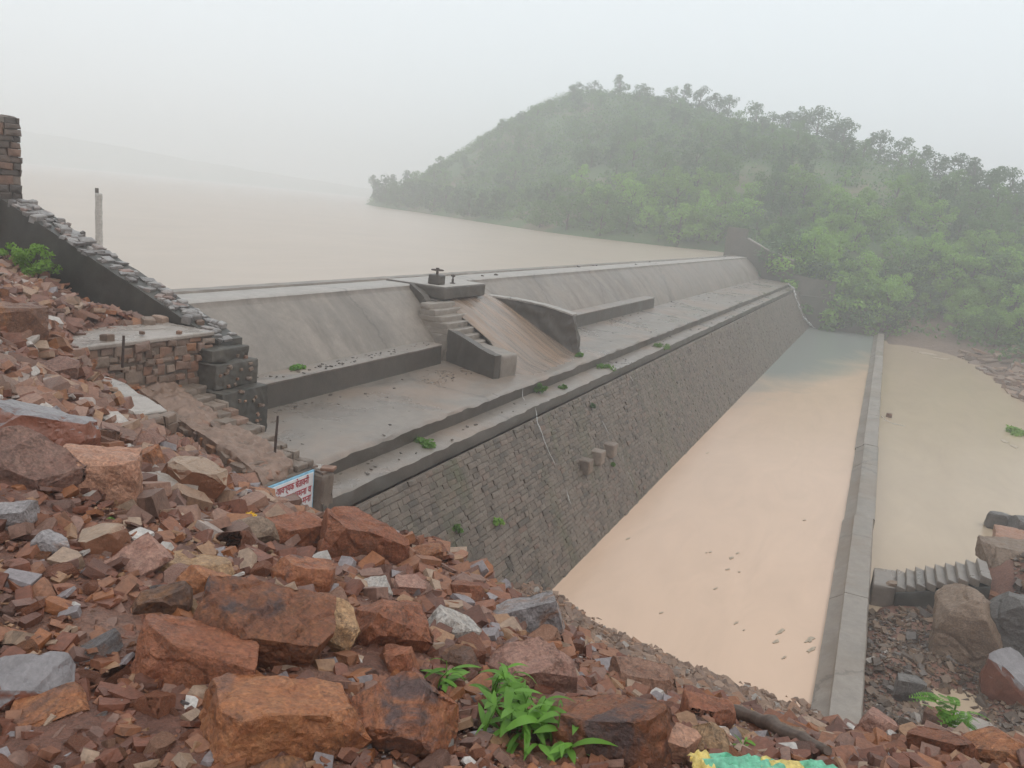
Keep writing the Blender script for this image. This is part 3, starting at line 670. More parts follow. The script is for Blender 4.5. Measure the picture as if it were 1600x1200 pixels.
# ------------------------------------------------------------------ sluice chute
chute = thing('sluice_chute', (18.8, 9, -3.9), 'sluice platform with steps and muddy chute between low walls on the dam', 'sluice')
def cpart(name, bm, mat, sm=45): return mk(name, bm_mesh(bm, name, mat, sm), None, chute)
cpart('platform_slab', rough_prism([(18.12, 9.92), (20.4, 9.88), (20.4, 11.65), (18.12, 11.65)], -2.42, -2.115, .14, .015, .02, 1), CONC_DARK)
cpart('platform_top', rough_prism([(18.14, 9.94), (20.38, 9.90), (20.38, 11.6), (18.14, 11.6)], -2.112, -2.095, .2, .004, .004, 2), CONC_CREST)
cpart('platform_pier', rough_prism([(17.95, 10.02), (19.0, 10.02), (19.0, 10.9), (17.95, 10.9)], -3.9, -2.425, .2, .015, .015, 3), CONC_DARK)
# left wall: sloping, thin, from the crest down to the landing
LW = [((18.0, 10.85), -2.11), ((17.86, 10.4), -2.32), ((17.66, 9.95), -2.68), ((17.45, 9.47), -2.99), ((17.25, 9.0), -3.06), ((17.08, 8.67), -3.12), ((16.9, 8.25), -3.22), ((16.7, 7.8), -3.30), ((16.64, 7.66), -3.31)]
bm = bmesh.new()
A = []
for (x, y), z in LW: A.append([bm.verts.new(q) for q in ((x, y, -4.0), (x, y, z), (x+.2, y-.06, z), (x+.2, y-.06, -4.0))])
for a, b in zip(A[:-1], A[1:]):
    for i in range(4): bm.faces.new((a[i], a[(i+1) % 4], b[(i+1) % 4], b[i]))
bm.faces.new(A[0]); bm.faces.new(A[-1][::-1]); bmesh.ops.recalc_face_normals(bm, faces=bm.faces); refine(bm, .12); roughen(bm, .02, 4)
cpart('side_wall', bm, CONC_DARK)
cpart('landing', rough_prism([(16.88, 7.62), (17.55, 7.5), (18.45, 9.05), (17.5, 9.1)], -4.0, -3.335, .12, .02, .03, 5), CONC_FACE)
for i in range(7):
    z = -3.28+i*.135; y = 8.78+i*.185
    cpart('step', rough_prism([(17.38, y), (18.62, y-.05), (18.62, 10.15), (17.38, 10.15)], z-.16 if i else -3.9, z, .14, .010, .014, 20+i), CONC_WALL)
# chute floor carrying muddy water
def grid_surf(name, f, nu, nv, mat, parent, sm=180):
    V = [f(i/(nu-1), j/(nv-1)) for i in range(nu) for j in range(nv)]
    Fc = [(i*nv+j, (i+1)*nv+j, (i+1)*nv+j+1, i*nv+j+1) for i in range(nu-1) for j in range(nv-1)]
    return mk(name, mesh(name, V, Fc, mat, sm), None, parent)
def cf(u_, v_):
    y = 10.1-3.0*v_; z = float(np.interp(v_, [0, .15, .82, 1], [-2.45, -2.64, -3.77, -3.93]))
    x0 = float(np.interp(v_, [0, .5, 1], [18.4, 18.3, 17.3])); x1 = float(np.interp(v_, [0, 1], [21.3, 21.9]))
    x = x0+(x1-x0)*u_
    return (x, y, z+.035*nz(x*2.2, y*.7)+.02*nz(x*7, y*1.5, 4)+.03-.10*(abs(u_-.5)*2)**6)
grid_surf('chute_floor', lambda a, b: (cf(a, b)[0], cf(a, b)[1], cf(a, b)[2]-.04), 14, 16, CONC_DARK, chute)
cw = grid_surf('chute_water', cf, 60, 60, CHUTE_W, None); tag(cw, 'muddy brown water sliding down the sluice chute', kind='structure')
# right wall: level top rounding down, ragged end
RW = [((21.2, 10.3), -2.53), ((21.36, 9.47), -2.54), ((21.54, 8.55), -2.61), ((21.66, 7.9), -2.73), ((21.69, 7.72), -2.78), ((21.72, 7.62), -3.1), ((21.75, 7.5), -3.5), ((21.76, 7.42), -3.95)]
bm = bmesh.new(); A = []
for (x, y), z in RW: A.append([bm.verts.new(q) for q in ((x, y, -4.0), (x, y, z), (x+.32, y+.05, z), (x+.32, y+.05, -4.0))])
for a, b in zip(A[:-1], A[1:]):
    for i in range(4): bm.faces.new((a[i], a[(i+1) % 4], b[(i+1) % 4], b[i]))
bm.faces.new(A[0]); bm.faces.new(A[-1][::-1]); bmesh.ops.recalc_face_normals(bm, faces=bm.faces); refine(bm, .10); roughen(bm, .06, 7)
cpart('side_wall', bm, CONC_DARK)
bm = bmesh.new(); A = []
for (x, y), z in RW[:5]: A.append([bm.verts.new(q) for q in ((x-.03, y, z-.01), (x-.03, y, z+.035), (x+.35, y, z+.035), (x+.35, y, z-.01))])
for a, b in zip(A[:-1], A[1:]):
    for i in range(4): bm.faces.new((a[i], a[(i+1) % 4], b[(i+1) % 4], b[i]))
bm.faces.new(A[0]); bm.faces.new(A[-1][::-1]); bmesh.ops.recalc_face_normals(bm, faces=bm.faces); refine(bm, .15); roughen(bm, .012, 8)
cpart('wall_coping', bm, CONC_CREST)
# gate gear
def lathe(bm, prof, seg=20, c=(0, 0, 0)):
    ring = [[bm.verts.new((c[0]+r*math.cos(2*math.pi*i/seg), c[1]+r*math.sin(2*math.pi*i/seg), c[2]+z)) for i in range(seg)] for r, z in prof]
    for a, b in zip(ring[:-1], ring[1:]):
        for i in range(seg): bm.faces.new((a[i], a[(i+1) % seg], b[(i+1) % seg], b[i]))
    return ring
def torus(bm, R, r, z, seg=24, s2=8):
    g = [[bm.verts.new(((R+r*math.cos(2*math.pi*j/s2))*math.cos(2*math.pi*i/seg), (R+r*math.cos(2*math.pi*j/s2))*math.sin(2*math.pi*i/seg), z+r*math.sin(2*math.pi*j/s2))) for j in range(s2)] for i in range(seg)]
    for i in range(seg):
        for j in range(s2): bm.faces.new((g[i][j], g[(i+1) % seg][j], g[(i+1) % seg][(j+1) % s2], g[i][(j+1) % s2]))
gp = atz(682, 444, -2.095)
gate = thing('gate_valve', gp, 'iron handwheel on a square concrete block on the sluice platform', 'valve')
bm = rough_prism([(-.17, -.16), (.17, -.16), (.17, .17), (-.17, .17)], 0, .25, .08, .008, .02, 3); mk('block', bm_mesh(bm, 'block', CONC_DARK, 45), None, gate, (0, 0, 0))
bm = bmesh.new(); lathe(bm, [(.035, .25), (.035, .33), (.02, .33), (.02, .39), (.045, .39), (.045, .42), (.001, .42)], 12); mk('spindle', bm_mesh(bm, 'spindle', IRON, 40), None, gate, (0, 0, 0))
bm = bmesh.new(); torus(bm, .15, .016, .365)
wheel = mk('handwheel', bm_mesh(bm, 'handwheel', IRON, 40), None, gate, (0, 0, 0))
for k in range(4):
    bm = bmesh.new()
    a = k*math.pi/2; c, s = math.cos(a), math.sin(a)
    g = [bm.verts.new((c*d-s*e, s*d+c*e, .365+h)) for d in (.01, .15) for e, h in ((-.012, -.01), (.012, -.01), (.012, .01), (-.012, .01))]
    for i in range(4): bm.faces.new((g[i], g[(i+1) % 4], g[4+(i+1) % 4], g[4+i]))
    mk('spoke', bm_mesh(bm, 'spoke', IRON, 40), None, wheel, (0, 0, 0))
gp = atz(707, 443, -2.095)
gv = thing('spindle_post', gp, 'small iron spindle post beside the handwheel block', 'valve')
bm = bmesh.new(); lathe(bm, [(.03, 0), (.03, .12), (.02, .13), (.02, .18), (.06, .185), (.06, .225), (.02, .23), (.001, .24)], 12); mk('spindle', bm_mesh(bm, 'spindle', IRON, 40), None, gv, (0, 0, 0))
bm = bmesh.new(); lathe(bm, [(.001, .001), (.075, .002), (.075, .02), (.03, .025)], 12); mk('base_plate', bm_mesh(bm, 'base_plate', IRON, 40), None, gv, (0, 0, 0))

# ------------------------------------------------------------------ low wall between the two pools
low = thing('low_pool_wall', (40, -.6, -8.5), 'long low concrete wall dividing the peach pool from the murky pool', 'wall')
r6 = random.Random(2)
joints = [12.0, 17.2, 22.6, 28.4, 31.2, 37, 43, 50, 58, 66, 73.2]
for a, b in zip(joints[:-1], joints[1:]):
    j = r6.uniform(-.018, .018)
    sl = [(-.16+j, -8.4, 0, 80), (-.17+j, -7.2, .012, 81), (-.40+j, -7.035, .018, 82), (-.415+j, -7.01, .01, 83), (-.43+j, -6.985+j*.4, .008, 84), (-.87+j, -6.985+j*.4, .014, 85), (-.90+j, -7.02, .014, 86), (-.92+j, -8.4, 0, 87)]
    strip('wall_panel', sl, CONC_WALL, a+.012, b-.012, low, cap=True)
# concrete steps leading up from the low wall
stp = thing('pool_steps', (18.4, -2, -7.6), 'small flight of concrete steps climbing right from the low pool wall', 'steps')
bm = rough_prism([(18.15, -.95), (18.25, -1.42), (19.3, -1.42), (19.15, -.95)], -8.4, -7.02, .15, .015, .02, 5); mk('landing', bm_mesh(bm, 'landing', CONC_LEDGE, 45), None, stp)
SN = [atz(x, y, z) for x, y, z in ((1400, 917, -7.0), (1412, 917, -6.9), (1437, 911, -6.78), (1461, 902, -6.64), (1488, 897, -6.48), (1512, 894, -6.28), (1545, 890, -6.02))]
for i in range(9):
    t = i/8; x0 = 18.2-.85*t; y = -1.40-i*.165; z = -6.95+i*.118
    bm = rough_prism([(x0-.1, y-.168), (x0+.9, y-.168), (x0+1.0, y), (x0, y)], z-.15, z+.0, .12, .01, .010, i); mk('step', bm_mesh(bm, 'step', CONC_LEDGE, 35), None, stp)
bm = rough_prism([(18.16, -1.42), (17.24, -2.9), (18.2, -2.9), (19.1, -1.42)], -8.4, [-7.10, -6.14, -6.14, -7.10], .16, .03, .01, 9); mk('side_wall', bm_mesh(bm, 'side_wall', MOSSY, 45), None, stp)

# ------------------------------------------------------------------ far abutment
fa = thing('far_wing_wall', (73.6, 5, -8), 'far abutment of dark masonry with a wing wall stepping down from the dam crest', 'wall')
def wall_x(name, x0, x1, yz, zb, mat, amp=.05, seed=0, cut=.5):
    bm = bmesh.new(); n = len(yz)
    f_ = [bm.verts.new((x0, y, z)) for y, z in yz]; b_ = [bm.verts.new((x1, y, z)) for y, z in yz]
    f0 = [bm.verts.new((x0, y, zb)) for y, z in yz]; b0 = [bm.verts.new((x1, y, zb)) for y, z in yz]
    for i in range(n-1):
        bm.faces.new((f_[i], f_[i+1], b_[i+1], b_[i])); bm.faces.new((f_[i], f0[i], f0[i+1], f_[i+1])); bm.faces.new((b_[i], b_[i+1], b0[i+1], b0[i]))
    for i in (0, n-1): bm.faces.new((f_[i], b_[i], b0[i], f0[i]))
    bmesh.ops.recalc_face_normals(bm, faces=bm.faces); refine(bm, cut); roughen(bm, amp, seed, 1.2, 4)
    return mk(name, bm_mesh(bm, name, mat, 45), None, fa)
wall_x('tall_end', 73.3, 74.3, [(12.9, .25), (11.2, .2)], -4, ABUT, .04, 1)
wall_x('wing', 73.05, 73.7, [(12.0, -.35), (11.04, -.6), (9.2, -1.42), (7.02, -2.03), (6.85, -3.1), (5.5, -3.28), (3.4, -3.36)], -8, ABUT, .04, 2)
bm = bmesh.new()
A = [[bm.verts.new(q) for q in ((73.0, y, z+.01), (73.0, y, z+.10), (73.75, y, z+.10), (73.75, y, z+.01))] for y, z in ((11.04, -.6), (9.2, -1.42), (7.02, -2.03))]
for a, b in zip(A[:-1], A[1:]):
    for i in range(4): bm.faces.new((a[i], a[(i+1) % 4], b[(i+1) % 4], b[i]))
bm.faces.new(A[0]); bm.faces.new(A[-1][::-1]); bmesh.ops.recalc_face_normals(bm, faces=bm.faces)
mk('coping', bm_mesh(bm, 'coping', CONC_CREST), None, fa)
wall_x('retaining_wall', 72.6, 73.0, [(6.6, -4.75), (4, -4.72), (1.4, -4.72), (.9, -6.1), (-.2, -6.9), (-1.1, -7.0)], -8.3, ABUT, .05, 3)
# ------------------------------------------------------------------ gauge post standing in the reservoir
gp = atz(155, 402, Z_LAKE)
pst = thing('gauge_post', (gp[0], gp[1], Z_LAKE), 'lone pale concrete post standing in the reservoir at the left', 'post')
k = np.linalg.norm(gp)
bm = rough_prism([(-.05, -.085), (.05, -.085), (.05, .085), (-.05, .085)], -1.0, 1.62, .15, .012, .012, 3)
mk('post_body', bm_mesh(bm, 'post_body', POSTC, 45), None, pst, (0, 0, 0))
bm = rough_prism([(-.03, .03), (.03, .03), (.03, .10), (-.03, .10)], 1.5, 1.74, .06, .004, .004, 3); mk('gauge_board', bm_mesh(bm, 'gauge_board', CONC_DARK, 45), None, pst, (0, 0, 0))

# ------------------------------------------------------------------ hill across the dam
hc = []
for (px, py) in ((560, 318), (570, 320), (640, 331), (700, 340), (800, 356), (900, 370), (1000, 382), (1100, 392), (1160, 400)): hc.append((*atz(px, py, -2.35)[:2], -2.6))
hc2 = [(x+2.2, y-1.6, -1.0) for x, y, z in hc]
ridge = []
for (px, py, X, th) in ((585, 285, 158, 3.2), (650, 272, 160, 3.2), (735, 232, 164, 2.4), (800, 190, 163, 2.2), (860, 155, 160, 2.2), (905, 130, 156, 2.2), (970, 125, 150, 3.0), (1075, 140, 144, 3.2), (1190, 172, 138, 3.6), (1280, 185, 132, 3.6), (1335, 200, 127, 3.6), (1450, 232, 118, 3.6), (1520, 252, 112, 3.6), (1600, 280, 106, 3.6), (1750, 330, 98, 3.6), (1950, 380, 90, 3.0)):
    p = atx(px, py, X); ridge.append((p[0], p[1], p[2]-th))
back = [(x+45, y+8, max(-4, z*.35)) for x, y, z in ridge]
base = [(75.5, 12, -1.2), (76, 9, -1.8), (75.5, 6, -2.9), (75.2, 3.5, -3.6), (75, 1.5, -5.0), (73.5, -.5, -6.8), (69.5, -1.2, -7.6), (67.5, -6.3, -7.5), (60, -8.2, -7.45), (51, -8.9, -7.4), (44, -11, -7.4), (40, -14, -7.3), (66, -1.2, -8.6), (60, -5, -8.6), (50, -6, -8.8), (40, -9, -8.8), (73, -9, -6.2), (80, -6, -3.6), (80, 3, -2.2), (84, 0, -.5), (66, -14, -5.5), (60, -22, -3.5), (50, -20, -5.8), (44, -22, -5.2)]
hill_h = TPS(hc+hc2+ridge+back+base, .5)
def hillz(x, y):
    z = hill_h(x, y); return z
gx = np.concatenate([np.linspace(38, 74, 50), np.linspace(75, 172, 110), np.linspace(174, 240, 22)]); gy = np.linspace(-50, 125, 170)
HX, HY = np.meshgrid(gx, gy, indexing='ij'); HZ = hillz(HX.ravel(), HY.ravel()).reshape(HX.shape)
# fold the hill below water wherever the reservoir and the pools are
keep_low = (HX < 74.2) & (HY > -.9); HZ = np.where(keep_low, np.minimum(HZ, -9), HZ)
keep_res = (HY > 12.0) & (HX < 84); HZ = np.where(keep_res & (HY > np.interp(HX, [74, 84], [12.5, 13.5])), np.minimum(HZ, -4), HZ)
# reservoir side of the shoreline
sh = np.array([q[:2] for q in hc])
def shore_side(x, y):                              # >0 on the water side (upstream-left of the shore line)
    o_ = np.argsort(sh[:, 1]); xs_, ys_ = sh[o_, 0], sh[o_, 1]
    return np.interp(y, ys_, xs_)-x
ss = shore_side(HX, HY); wet = (HY > 13.5) & (ss > 1.0); HZ = np.where(wet, np.minimum(HZ, -3.4), HZ)
HZ = np.where((HY > 104) & (HX < 215), np.minimum(HZ, -3.2), HZ)
dzz = np.array([.35*nz(a*.12, b*.12, 3)+.15*nz(a*.5, b*.5, 5) for a, b in zip(HX.ravel(), HY.ravel())]).reshape(HX.shape)
HZ = HZ+np.where(HZ > -1.5, dzz, dzz*.2)
m, n, b = new_mat('hill_soil'); HILL = m; v = coords(n)
a = tex(n, .09, 6, .6, v); c = tex(n, .9, 7, .7, v); g = tex(n, 6, 4, .7, v)
col = ramp(n, c.outputs[0], [(.35, (0.20, .125, .085)), (.55, (0.25, .165, .12)), (.7, (0.29, .20, .15))])
col = mix(n, ramp(n, a.outputs[0], [(.5, G(1)), (.66, G(.25))]), col, mix(n, g.outputs[0], (.06, .105, .034), (.10, .155, .05)))
sp = n.nodes.new('ShaderNodeSeparateXYZ'); n.links.new(v, sp.inputs[0]); mz = n.nodes.new('ShaderNodeMapRange'); mz.inputs[1].default_value = -5.2; mz.inputs[2].default_value = -3.4; n.links.new(sp.outputs[2], mz.inputs[0])
col = mix(n, mz.outputs[0], ramp(n, c.outputs[0], [(.3, (.14, .085, .06)), (.55, (.19, .125, .09)), (.75, (.23, .165, .125))]), col)
n.links.new(col, b.inputs['Base Color']); b.inputs['Roughness'].default_value = .85; bump(n, b, c.outputs[0], .7, .3)
idx = np.arange(HX.size).reshape(HX.shape)
quads = np.stack([idx[:-1, :-1], idx[1:, :-1], idx[1:, 1:], idx[:-1, 1:]], -1).reshape(-1, 4)
hill = mk('hill_terrain', fastmesh('hill_terrain', np.stack([HX, HY, HZ], -1).reshape(-1, 3), quads, HILL, True)); tag(hill, 'scrubby reddish hill behind the far end of the dam', kind='structure')
# smooth look-up of the built hill surface
def hsurf(x, y):
    x = np.asarray(x, float); y = np.asarray(y, float)
    i = np.clip(np.searchsorted(gx, x)-1, 0, len(gx)-2); j = np.clip(np.searchsorted(gy, y)-1, 0, len(gy)-2)
    fx = np.clip((x-gx[i])/(gx[i+1]-gx[i]), 0, 1); fy = np.clip((y-gy[j])/(gy[j+1]-gy[j]), 0, 1)
    z = (HZ[i, j]*(1-fx)*(1-fy)+HZ[i+1, j]*fx*(1-fy)+HZ[i, j+1]*(1-fx)*fy+HZ[i+1, j+1]*fx*fy)
    return np.where((x < gx[0]) | (x > gx[-1]) | (y < gy[0]) | (y > gy[-1]), -50, z)

# far shore: low hazy ridge
fr = []
for k in range(60):
    px = -420+k*20; py = float(np.interp(px, [-420, -100, 40, 150, 300, 450, 560, 700, 780], [150, 185, 205, 222, 250, 275, 292, 312, 320]))
    d = ray(px, py+2*nz(k*.6)); d = d/math.hypot(d[0], d[1])*640; fr.append(d)
V = []
for d in fr:
    q = d/np.linalg.norm(d[:2])
    for m_, zf in ((-70, None), (-45, .05), (-25, .5), (0, 1.0), (60, .9), (140, 0)):
        p = d[:2]+q[:2]*m_; V.append((p[0], p[1], -3.5 if zf is None else -2.3+(d[2]+2.3)*zf))
Fc = [(i*6+j, (i+1)*6+j, (i+1)*6+j+1, i*6+j+1) for i in range(len(fr)-1) for j in range(5)]
o = mk('far_hills', mesh('far_hills', V, Fc, HILL, 180)); tag(o, 'faint low ridge beyond the reservoir in the rain', kind='structure')

# ------------------------------------------------------------------ trees
def leaf_cards(rng, centers, radii, per, size, flat=.75):
    """small folded leaf sprays spread through clumps; returns V (n,3), F quads"""
    C = np.repeat(centers, per, 0); Rr = np.repeat(radii, per); n = len(C)
    d = rng.normal(size=(n, 3)); d /= np.linalg.norm(d, axis=1)[:, None]; r = Rr*rng.uniform(.35, 1.0, n)**.5
    p = C+d*r[:, None]*np.array([1, 1, flat])
    nrm2 = d*.7+rng.normal(size=(n, 3))*.6+np.array([0, 0, .45]); nrm2 /= np.linalg.norm(nrm2, axis=1)[:, None]
    t = np.cross(nrm2, rng.normal(size=(n, 3))); t /= np.linalg.norm(t, axis=1)[:, None]; bt = np.cross(nrm2, t)
    s = size*rng.uniform(.6, 1.35, n)[:, None]
    V = np.stack([p-t*s, p-bt*s*.55+nrm2*s*.12, p+t*s, p+bt*s*.55+nrm2*s*.12], 1).reshape(-1, 3)
    return V, np.arange(n*4).reshape(-1, 4)
def tube(bm, pts, rad, seg=6):
    prev = None; P = [Vector(p) for p in pts]
    for i, p in enumerate(P):
        d = (P[min(i+1, len(P)-1)]-P[max(i-1, 0)]).normalized(); a = d.orthogonal().normalized(); bb = d.cross(a)
        ring = [bm.verts.new(p+(a*math.cos(2*math.pi*k/seg)+bb*math.sin(2*math.pi*k/seg))*rad[i]) for k in range(seg)]
        if prev:
            for k in range(seg): bm.faces.new((prev[k], prev[(k+1) % seg], ring[(k+1) % seg], ring[k]))
        prev = ring
    return prev
TP = []
rng = np.random.default_rng(5)
for kind in range(9):                              # nine crowns of unit height
    style = kind % 3; rr2 = random.Random(kind+40); ncl = (20, 16, 22)[style]
    cen = []; rad = []
    for i in range(ncl):
        a = rr2.uniform(0, 6.28); h = .1+.82*(i+rr2.random())/ncl
        wd = (.42, .30, .50)[style]*math.sin(math.pi*min(1, (h+.12)/1.12))**.7
        q = math.sqrt(rr2.random())*wd
        cen.append((q*math.cos(a), q*math.sin(a), h)); rad.append(rr2.uniform(.09, .17)*(1.15 if style == 2 else 1))
    V, Fq = leaf_cards(rng, np.array(cen), np.array(rad), 74, .030, .85)
    bm = bmesh.new(); tube(bm, [(0, 0, -.08), (.01, .005, .2), (-.01, .02, .45), (.015, 0, .75)], [.028, .022, .015, .005])
    for c in cen[::2]:
        z0 = min(c[2]*.6, .5); tube(bm, [(0, .005, z0), (c[0]*.5, c[1]*.5, (z0+c[2])/2+.02), c], [.012, .008, .003], 4)
    trunk = bm_mesh(bm, 'trunk', BARK, 60)
    TP.append(([fastmesh('crown', V, Fq, L) for L in (LEAF_D, LEAF_M, LEAF_B)], trunk))
spots = []
def try_tree(px, py, hgt, kind, col_, sep, P=None):
    for q in spots:
        if (q[0]-px)**2+(q[1]-py)**2 < sep*sep: return False
    spots.append((px, py, hgt, kind, col_, P)); return True
rt_ = random.Random(77)
# trees standing up on the skyline
for (px, py, X, th) in [(x, y, X, t) for x, y, X, t in ((585, 268, 157, 4.6), (612, 268, 158, 3.8), (640, 262, 159, 4.2), (672, 255, 161, 3), (905, 125, 156, 3), (930, 122, 153, 3.3), (972, 110, 150, 5), (1010, 126, 147, 3.8), (1072, 124, 144, 4.8), (1098, 130, 143, 4.4), (1122, 140, 142, 4.2), (1143, 143, 141, 3.8), (1187, 152, 138, 5.6), (1210, 170, 137, 4.2), (1235, 168, 135, 4.4), (1258, 160, 133, 4.6), (1284, 157, 132, 6), (1325, 176, 128, 5.2), (1312, 184, 129, 4.4), (1365, 198, 124, 4.4), (1382, 196, 123, 4.8), (1415, 206, 121, 4.6), (1448, 217, 118, 4.8), (1468, 230, 116, 4.2), (1508, 230, 113, 5.2), (1530, 236, 111, 4.8), (1566, 250, 108, 4.4), (1590, 252, 106, 5))]:
    p = atx(px, py, X); th *= .82; spots.append((px, py+th*4, th*1.18, rt_.choice((0, 3, 6, 2, 5, 8, 4)), 0, np.array([p[0], p[1], p[2]-th*1.3])))
n_sky = len(spots)
for (px, py, th) in ((578, 321, 5.6), (590, 323, 6.2), (603, 325, 5.4), (617, 327, 5.8), (632, 329, 5.2), (648, 331, 5.6), (664, 334, 4.8), (681, 336, 5.0), (699, 339, 4.6), (716, 342, 4.8), (736, 345, 4.4), (757, 348, 4.6)):
    p = atz(px, py, -2.3); spots.append((px, py, th, rt_.choice((0, 1, 3, 4)), 0, np.array([p[0]+1.2, p[1]-.9, -2.2])))
cand = []
N = 5200
cpx = np.array([rt_.uniform(560, 1680) for _ in range(N)]); cpy = np.array([rt_.uniform(110, 600) for _ in range(N)])
hit = march(hsurf, cpx, cpy, 60, 230, 330)
slots = []
def bare(px, py):
    return (1150 < px < 1500 and 255 < py < 315 and nz(px*.02, py*.03) > -.12) or (1340 < px < 1430 and 355 < py < 425 and nz(px*.03, py*.05) > -.25) or (1390 < px < 1500 and 500 < py < 560)
for i in range(N):
    p = hit[i]
    if np.isnan(p[0]) or p[2] < -7.2: continue
    if p[2] < -2.0 and p[1] > 10: continue
    if p[0] < 74.5 and p[1] > -1.5: continue
    if p[0] < 76 and p[1] > 6: continue
    if p[1] < -1 and p[2] < -6.6: continue
    if bare(cpx[i], cpy[i]): continue
    slots.append((cpx[i], cpy[i], p))
for (px, py, p) in slots:
    if len(spots) >= 300: break
    near = p[0] < 108
    hgt = rt_.uniform(1.6, 3.3) if not near else rt_.uniform(1.9, 4.3)
    lowpart = np.interp(px, [560, 900, 1250, 1600], [1e3, 260, 250, 330])
    col_ = 2 if (py > lowpart+10 and nz(px*.008, py*.013, 4) > -.06 and near) else (1 if nz(px*.012, py*.02, 9) > -.1 else 0)
    try_tree(px, py, hgt, rt_.choice((0, 2, 3, 5, 6, 8, 2, 5)), col_, 19 if near else 14.5, p)
LBL = {0: 'dark green', 1: 'mid green bushy', 2: 'bright yellow-green'}
def zone(px, py):
    col = int(np.clip((px-560)//75, 0, 14))
    where = ('at the left tip of the hill', 'just right of the left tip', 'on the lower left flank', 'on the left slope', 'left of the hill summit', 'under the hill summit', 'right of the summit', 'left of the far wing wall', 'above the far wing wall', 'right of the far wing wall',
             'above the far end of the pool', 'above the low pool wall end', 'above the murky pool', 'near the right edge', 'at the right edge')[col]
    top_ = float(np.interp(px, [570, 735, 860, 970, 1190, 1335, 1600], [268, 228, 150, 112, 155, 180, 262])); bot = float(np.interp(px, [570, 1160, 1400, 1600], [322, 402, 500, 560]))
    t_ = (py-top_)/max(20, bot-top_)
    return ('high up ' if t_ < .3 else 'halfway up ' if t_ < .52 else 'low down ' if t_ < .78 else 'at the foot, ')+where
ORD = ('leftmost', 'second from the left', 'third from the left', 'fourth from the left', 'fifth from the left', 'sixth from the left', 'seventh from the left', 'eighth from the left', 'ninth from the left')
sky_i = {i: k for k, i in enumerate(sorted(range(n_sky), key=lambda i: spots[i][0]))}
def sky_label(k):
    if k < 9: return 'skyline tree on the hill ridge, '+ORD[k]
    if n_sky-1-k < 9: return 'skyline tree on the hill ridge, '+ORD[n_sky-1-k].replace('left', 'right')
    return 'skyline tree '+zone(spots[[i for i in sky_i if sky_i[i] == k][0]][0], 400).split('foot, ')[-1]
    return 'skyline tree near the hill summit, '+('tall' if spots[[i for i in sky_i if sky_i[i] == k][0]][2] > 4.8 else 'short')+' and dark, '+('left' if k < n_sky/2 else 'right')+' of the ridge middle'
for i, (px, py, hgt, kind, col_, P) in enumerate(spots):
    sky_t = i < n_sky
    e = thing('skyline_tree' if sky_t else 'hill_tree', (P[0], P[1], P[2]-.1), (sky_label(sky_i[i]) if sky_t else LBL[col_]+' tree '+zone(px, py)), 'tree', 'trees along the hill skyline' if sky_t else ('dark green hillside trees', 'mid green hillside trees', 'bright green trees near the dam')[col_], rt_.uniform(0, 6.28), hgt)
    e.scale = (hgt*rt_.uniform(.9, 1.25), hgt*rt_.uniform(.9, 1.25), hgt)
    for nm, me in (('trunk', TP[kind][1]), ('crown', TP[kind][0][col_])):
        c = bpy.data.objects.new(nm, me); COL.objects.link(c); c.parent = e
# undergrowth nobody could count
sv, sn = [], 0
pick = [(rt_.uniform(75, 168), rt_.uniform(-45, 110)) for _ in range(18000)]+[(rt_.uniform(62, 86), rt_.uniform(-20, 3)) for _ in range(700)]
px_ = np.array(pick); pz = hsurf(px_[:, 0], px_[:, 1])
cen, rad = [], []
for (x, y), z in zip(pick, pz):
    if z < -1.6 and y > 4: continue
    if z < -7: continue
    q = proj((x, y, z))
    if bare(q[0], q[1]) and rt_.random() < .8: continue
    if nz(x*.09, y*.09, 7) < -.33: continue
    s = rt_.uniform(.5, 1.5); cen.append((x, y, z+s*.35)); rad.append(s)
cen = np.array(cen); rad = np.array(rad)
m3 = rng.random(len(cen)) < .62
for msk, mt, lb in ((m3, LEAF_M, 'mid green low scrub covering the hillside'), (~m3, LEAF_D, 'dark green low scrub covering the hillside')):
    V, Fq = leaf_cards(rng, cen[msk], rad[msk], 23, .185, .6)
    o = mk('hillside_scrub', fastmesh('hillside_scrub', V, Fq, mt)); tag(o, lb, kind='stuff')
# bushes crowding the foot of the hill by the far abutment
bpts = []
for (px, py, X) in ((1255, 440, 76), (1275, 428, 77), (1300, 445, 76), (1320, 430, 78), (1345, 455, 76), (1370, 440, 78), (1290, 400, 80), (1250, 395, 80), (1225, 385, 81), (1330, 480, 75), (1365, 485, 75), (1400, 470, 76), (1425, 440, 79), (1450, 480, 77), (1500, 470, 79), (1540, 490, 77), (1580, 470, 78), (1590, 515, 73), (1555, 530, 71), (1400, 500, 74), (1205, 380, 83), (1270, 375, 82), (1460, 420, 80), (1520, 430, 80), (1570, 420, 80), (1222, 392, 74.6), (1240, 408, 74.6), (1262, 424, 74.4), (1284, 438, 74.3), (1306, 448, 74.2), (1330, 466, 74.1), (1350, 486, 74), (1375, 505, 73.6)):
    p = atx(px, py, X); bpts.append(p)
for i, p in enumerate(bpts):
    kind = (2, 5, 8, 0, 3)[i % 5]; col_ = (2, 1, 2, 1, 0)[(i*7) % 5] if i < 12 else (1, 0, 2)[i % 3]
    gz = float(hsurf(p[0], p[1])); hgt = max(2.4, min(5.5, (p[2]-gz)+1.6))
    e = thing('bush', (p[0], p[1], min(gz, p[2]-.2*hgt)), ('dark green', 'mid green', 'bright green')[col_]+' bush '+zone(*proj(p)), 'bush', 'bushes by the far abutment '+'abc'[col_], i*1.3, hgt)
    e.scale = (hgt*1.3, hgt*1.3, hgt)
    for nm, me in (('trunk', TP[kind][1]), ('crown', TP[kind][0][col_])):
        c = bpy.data.objects.new(nm, me); COL.objects.link(c); c.parent = e
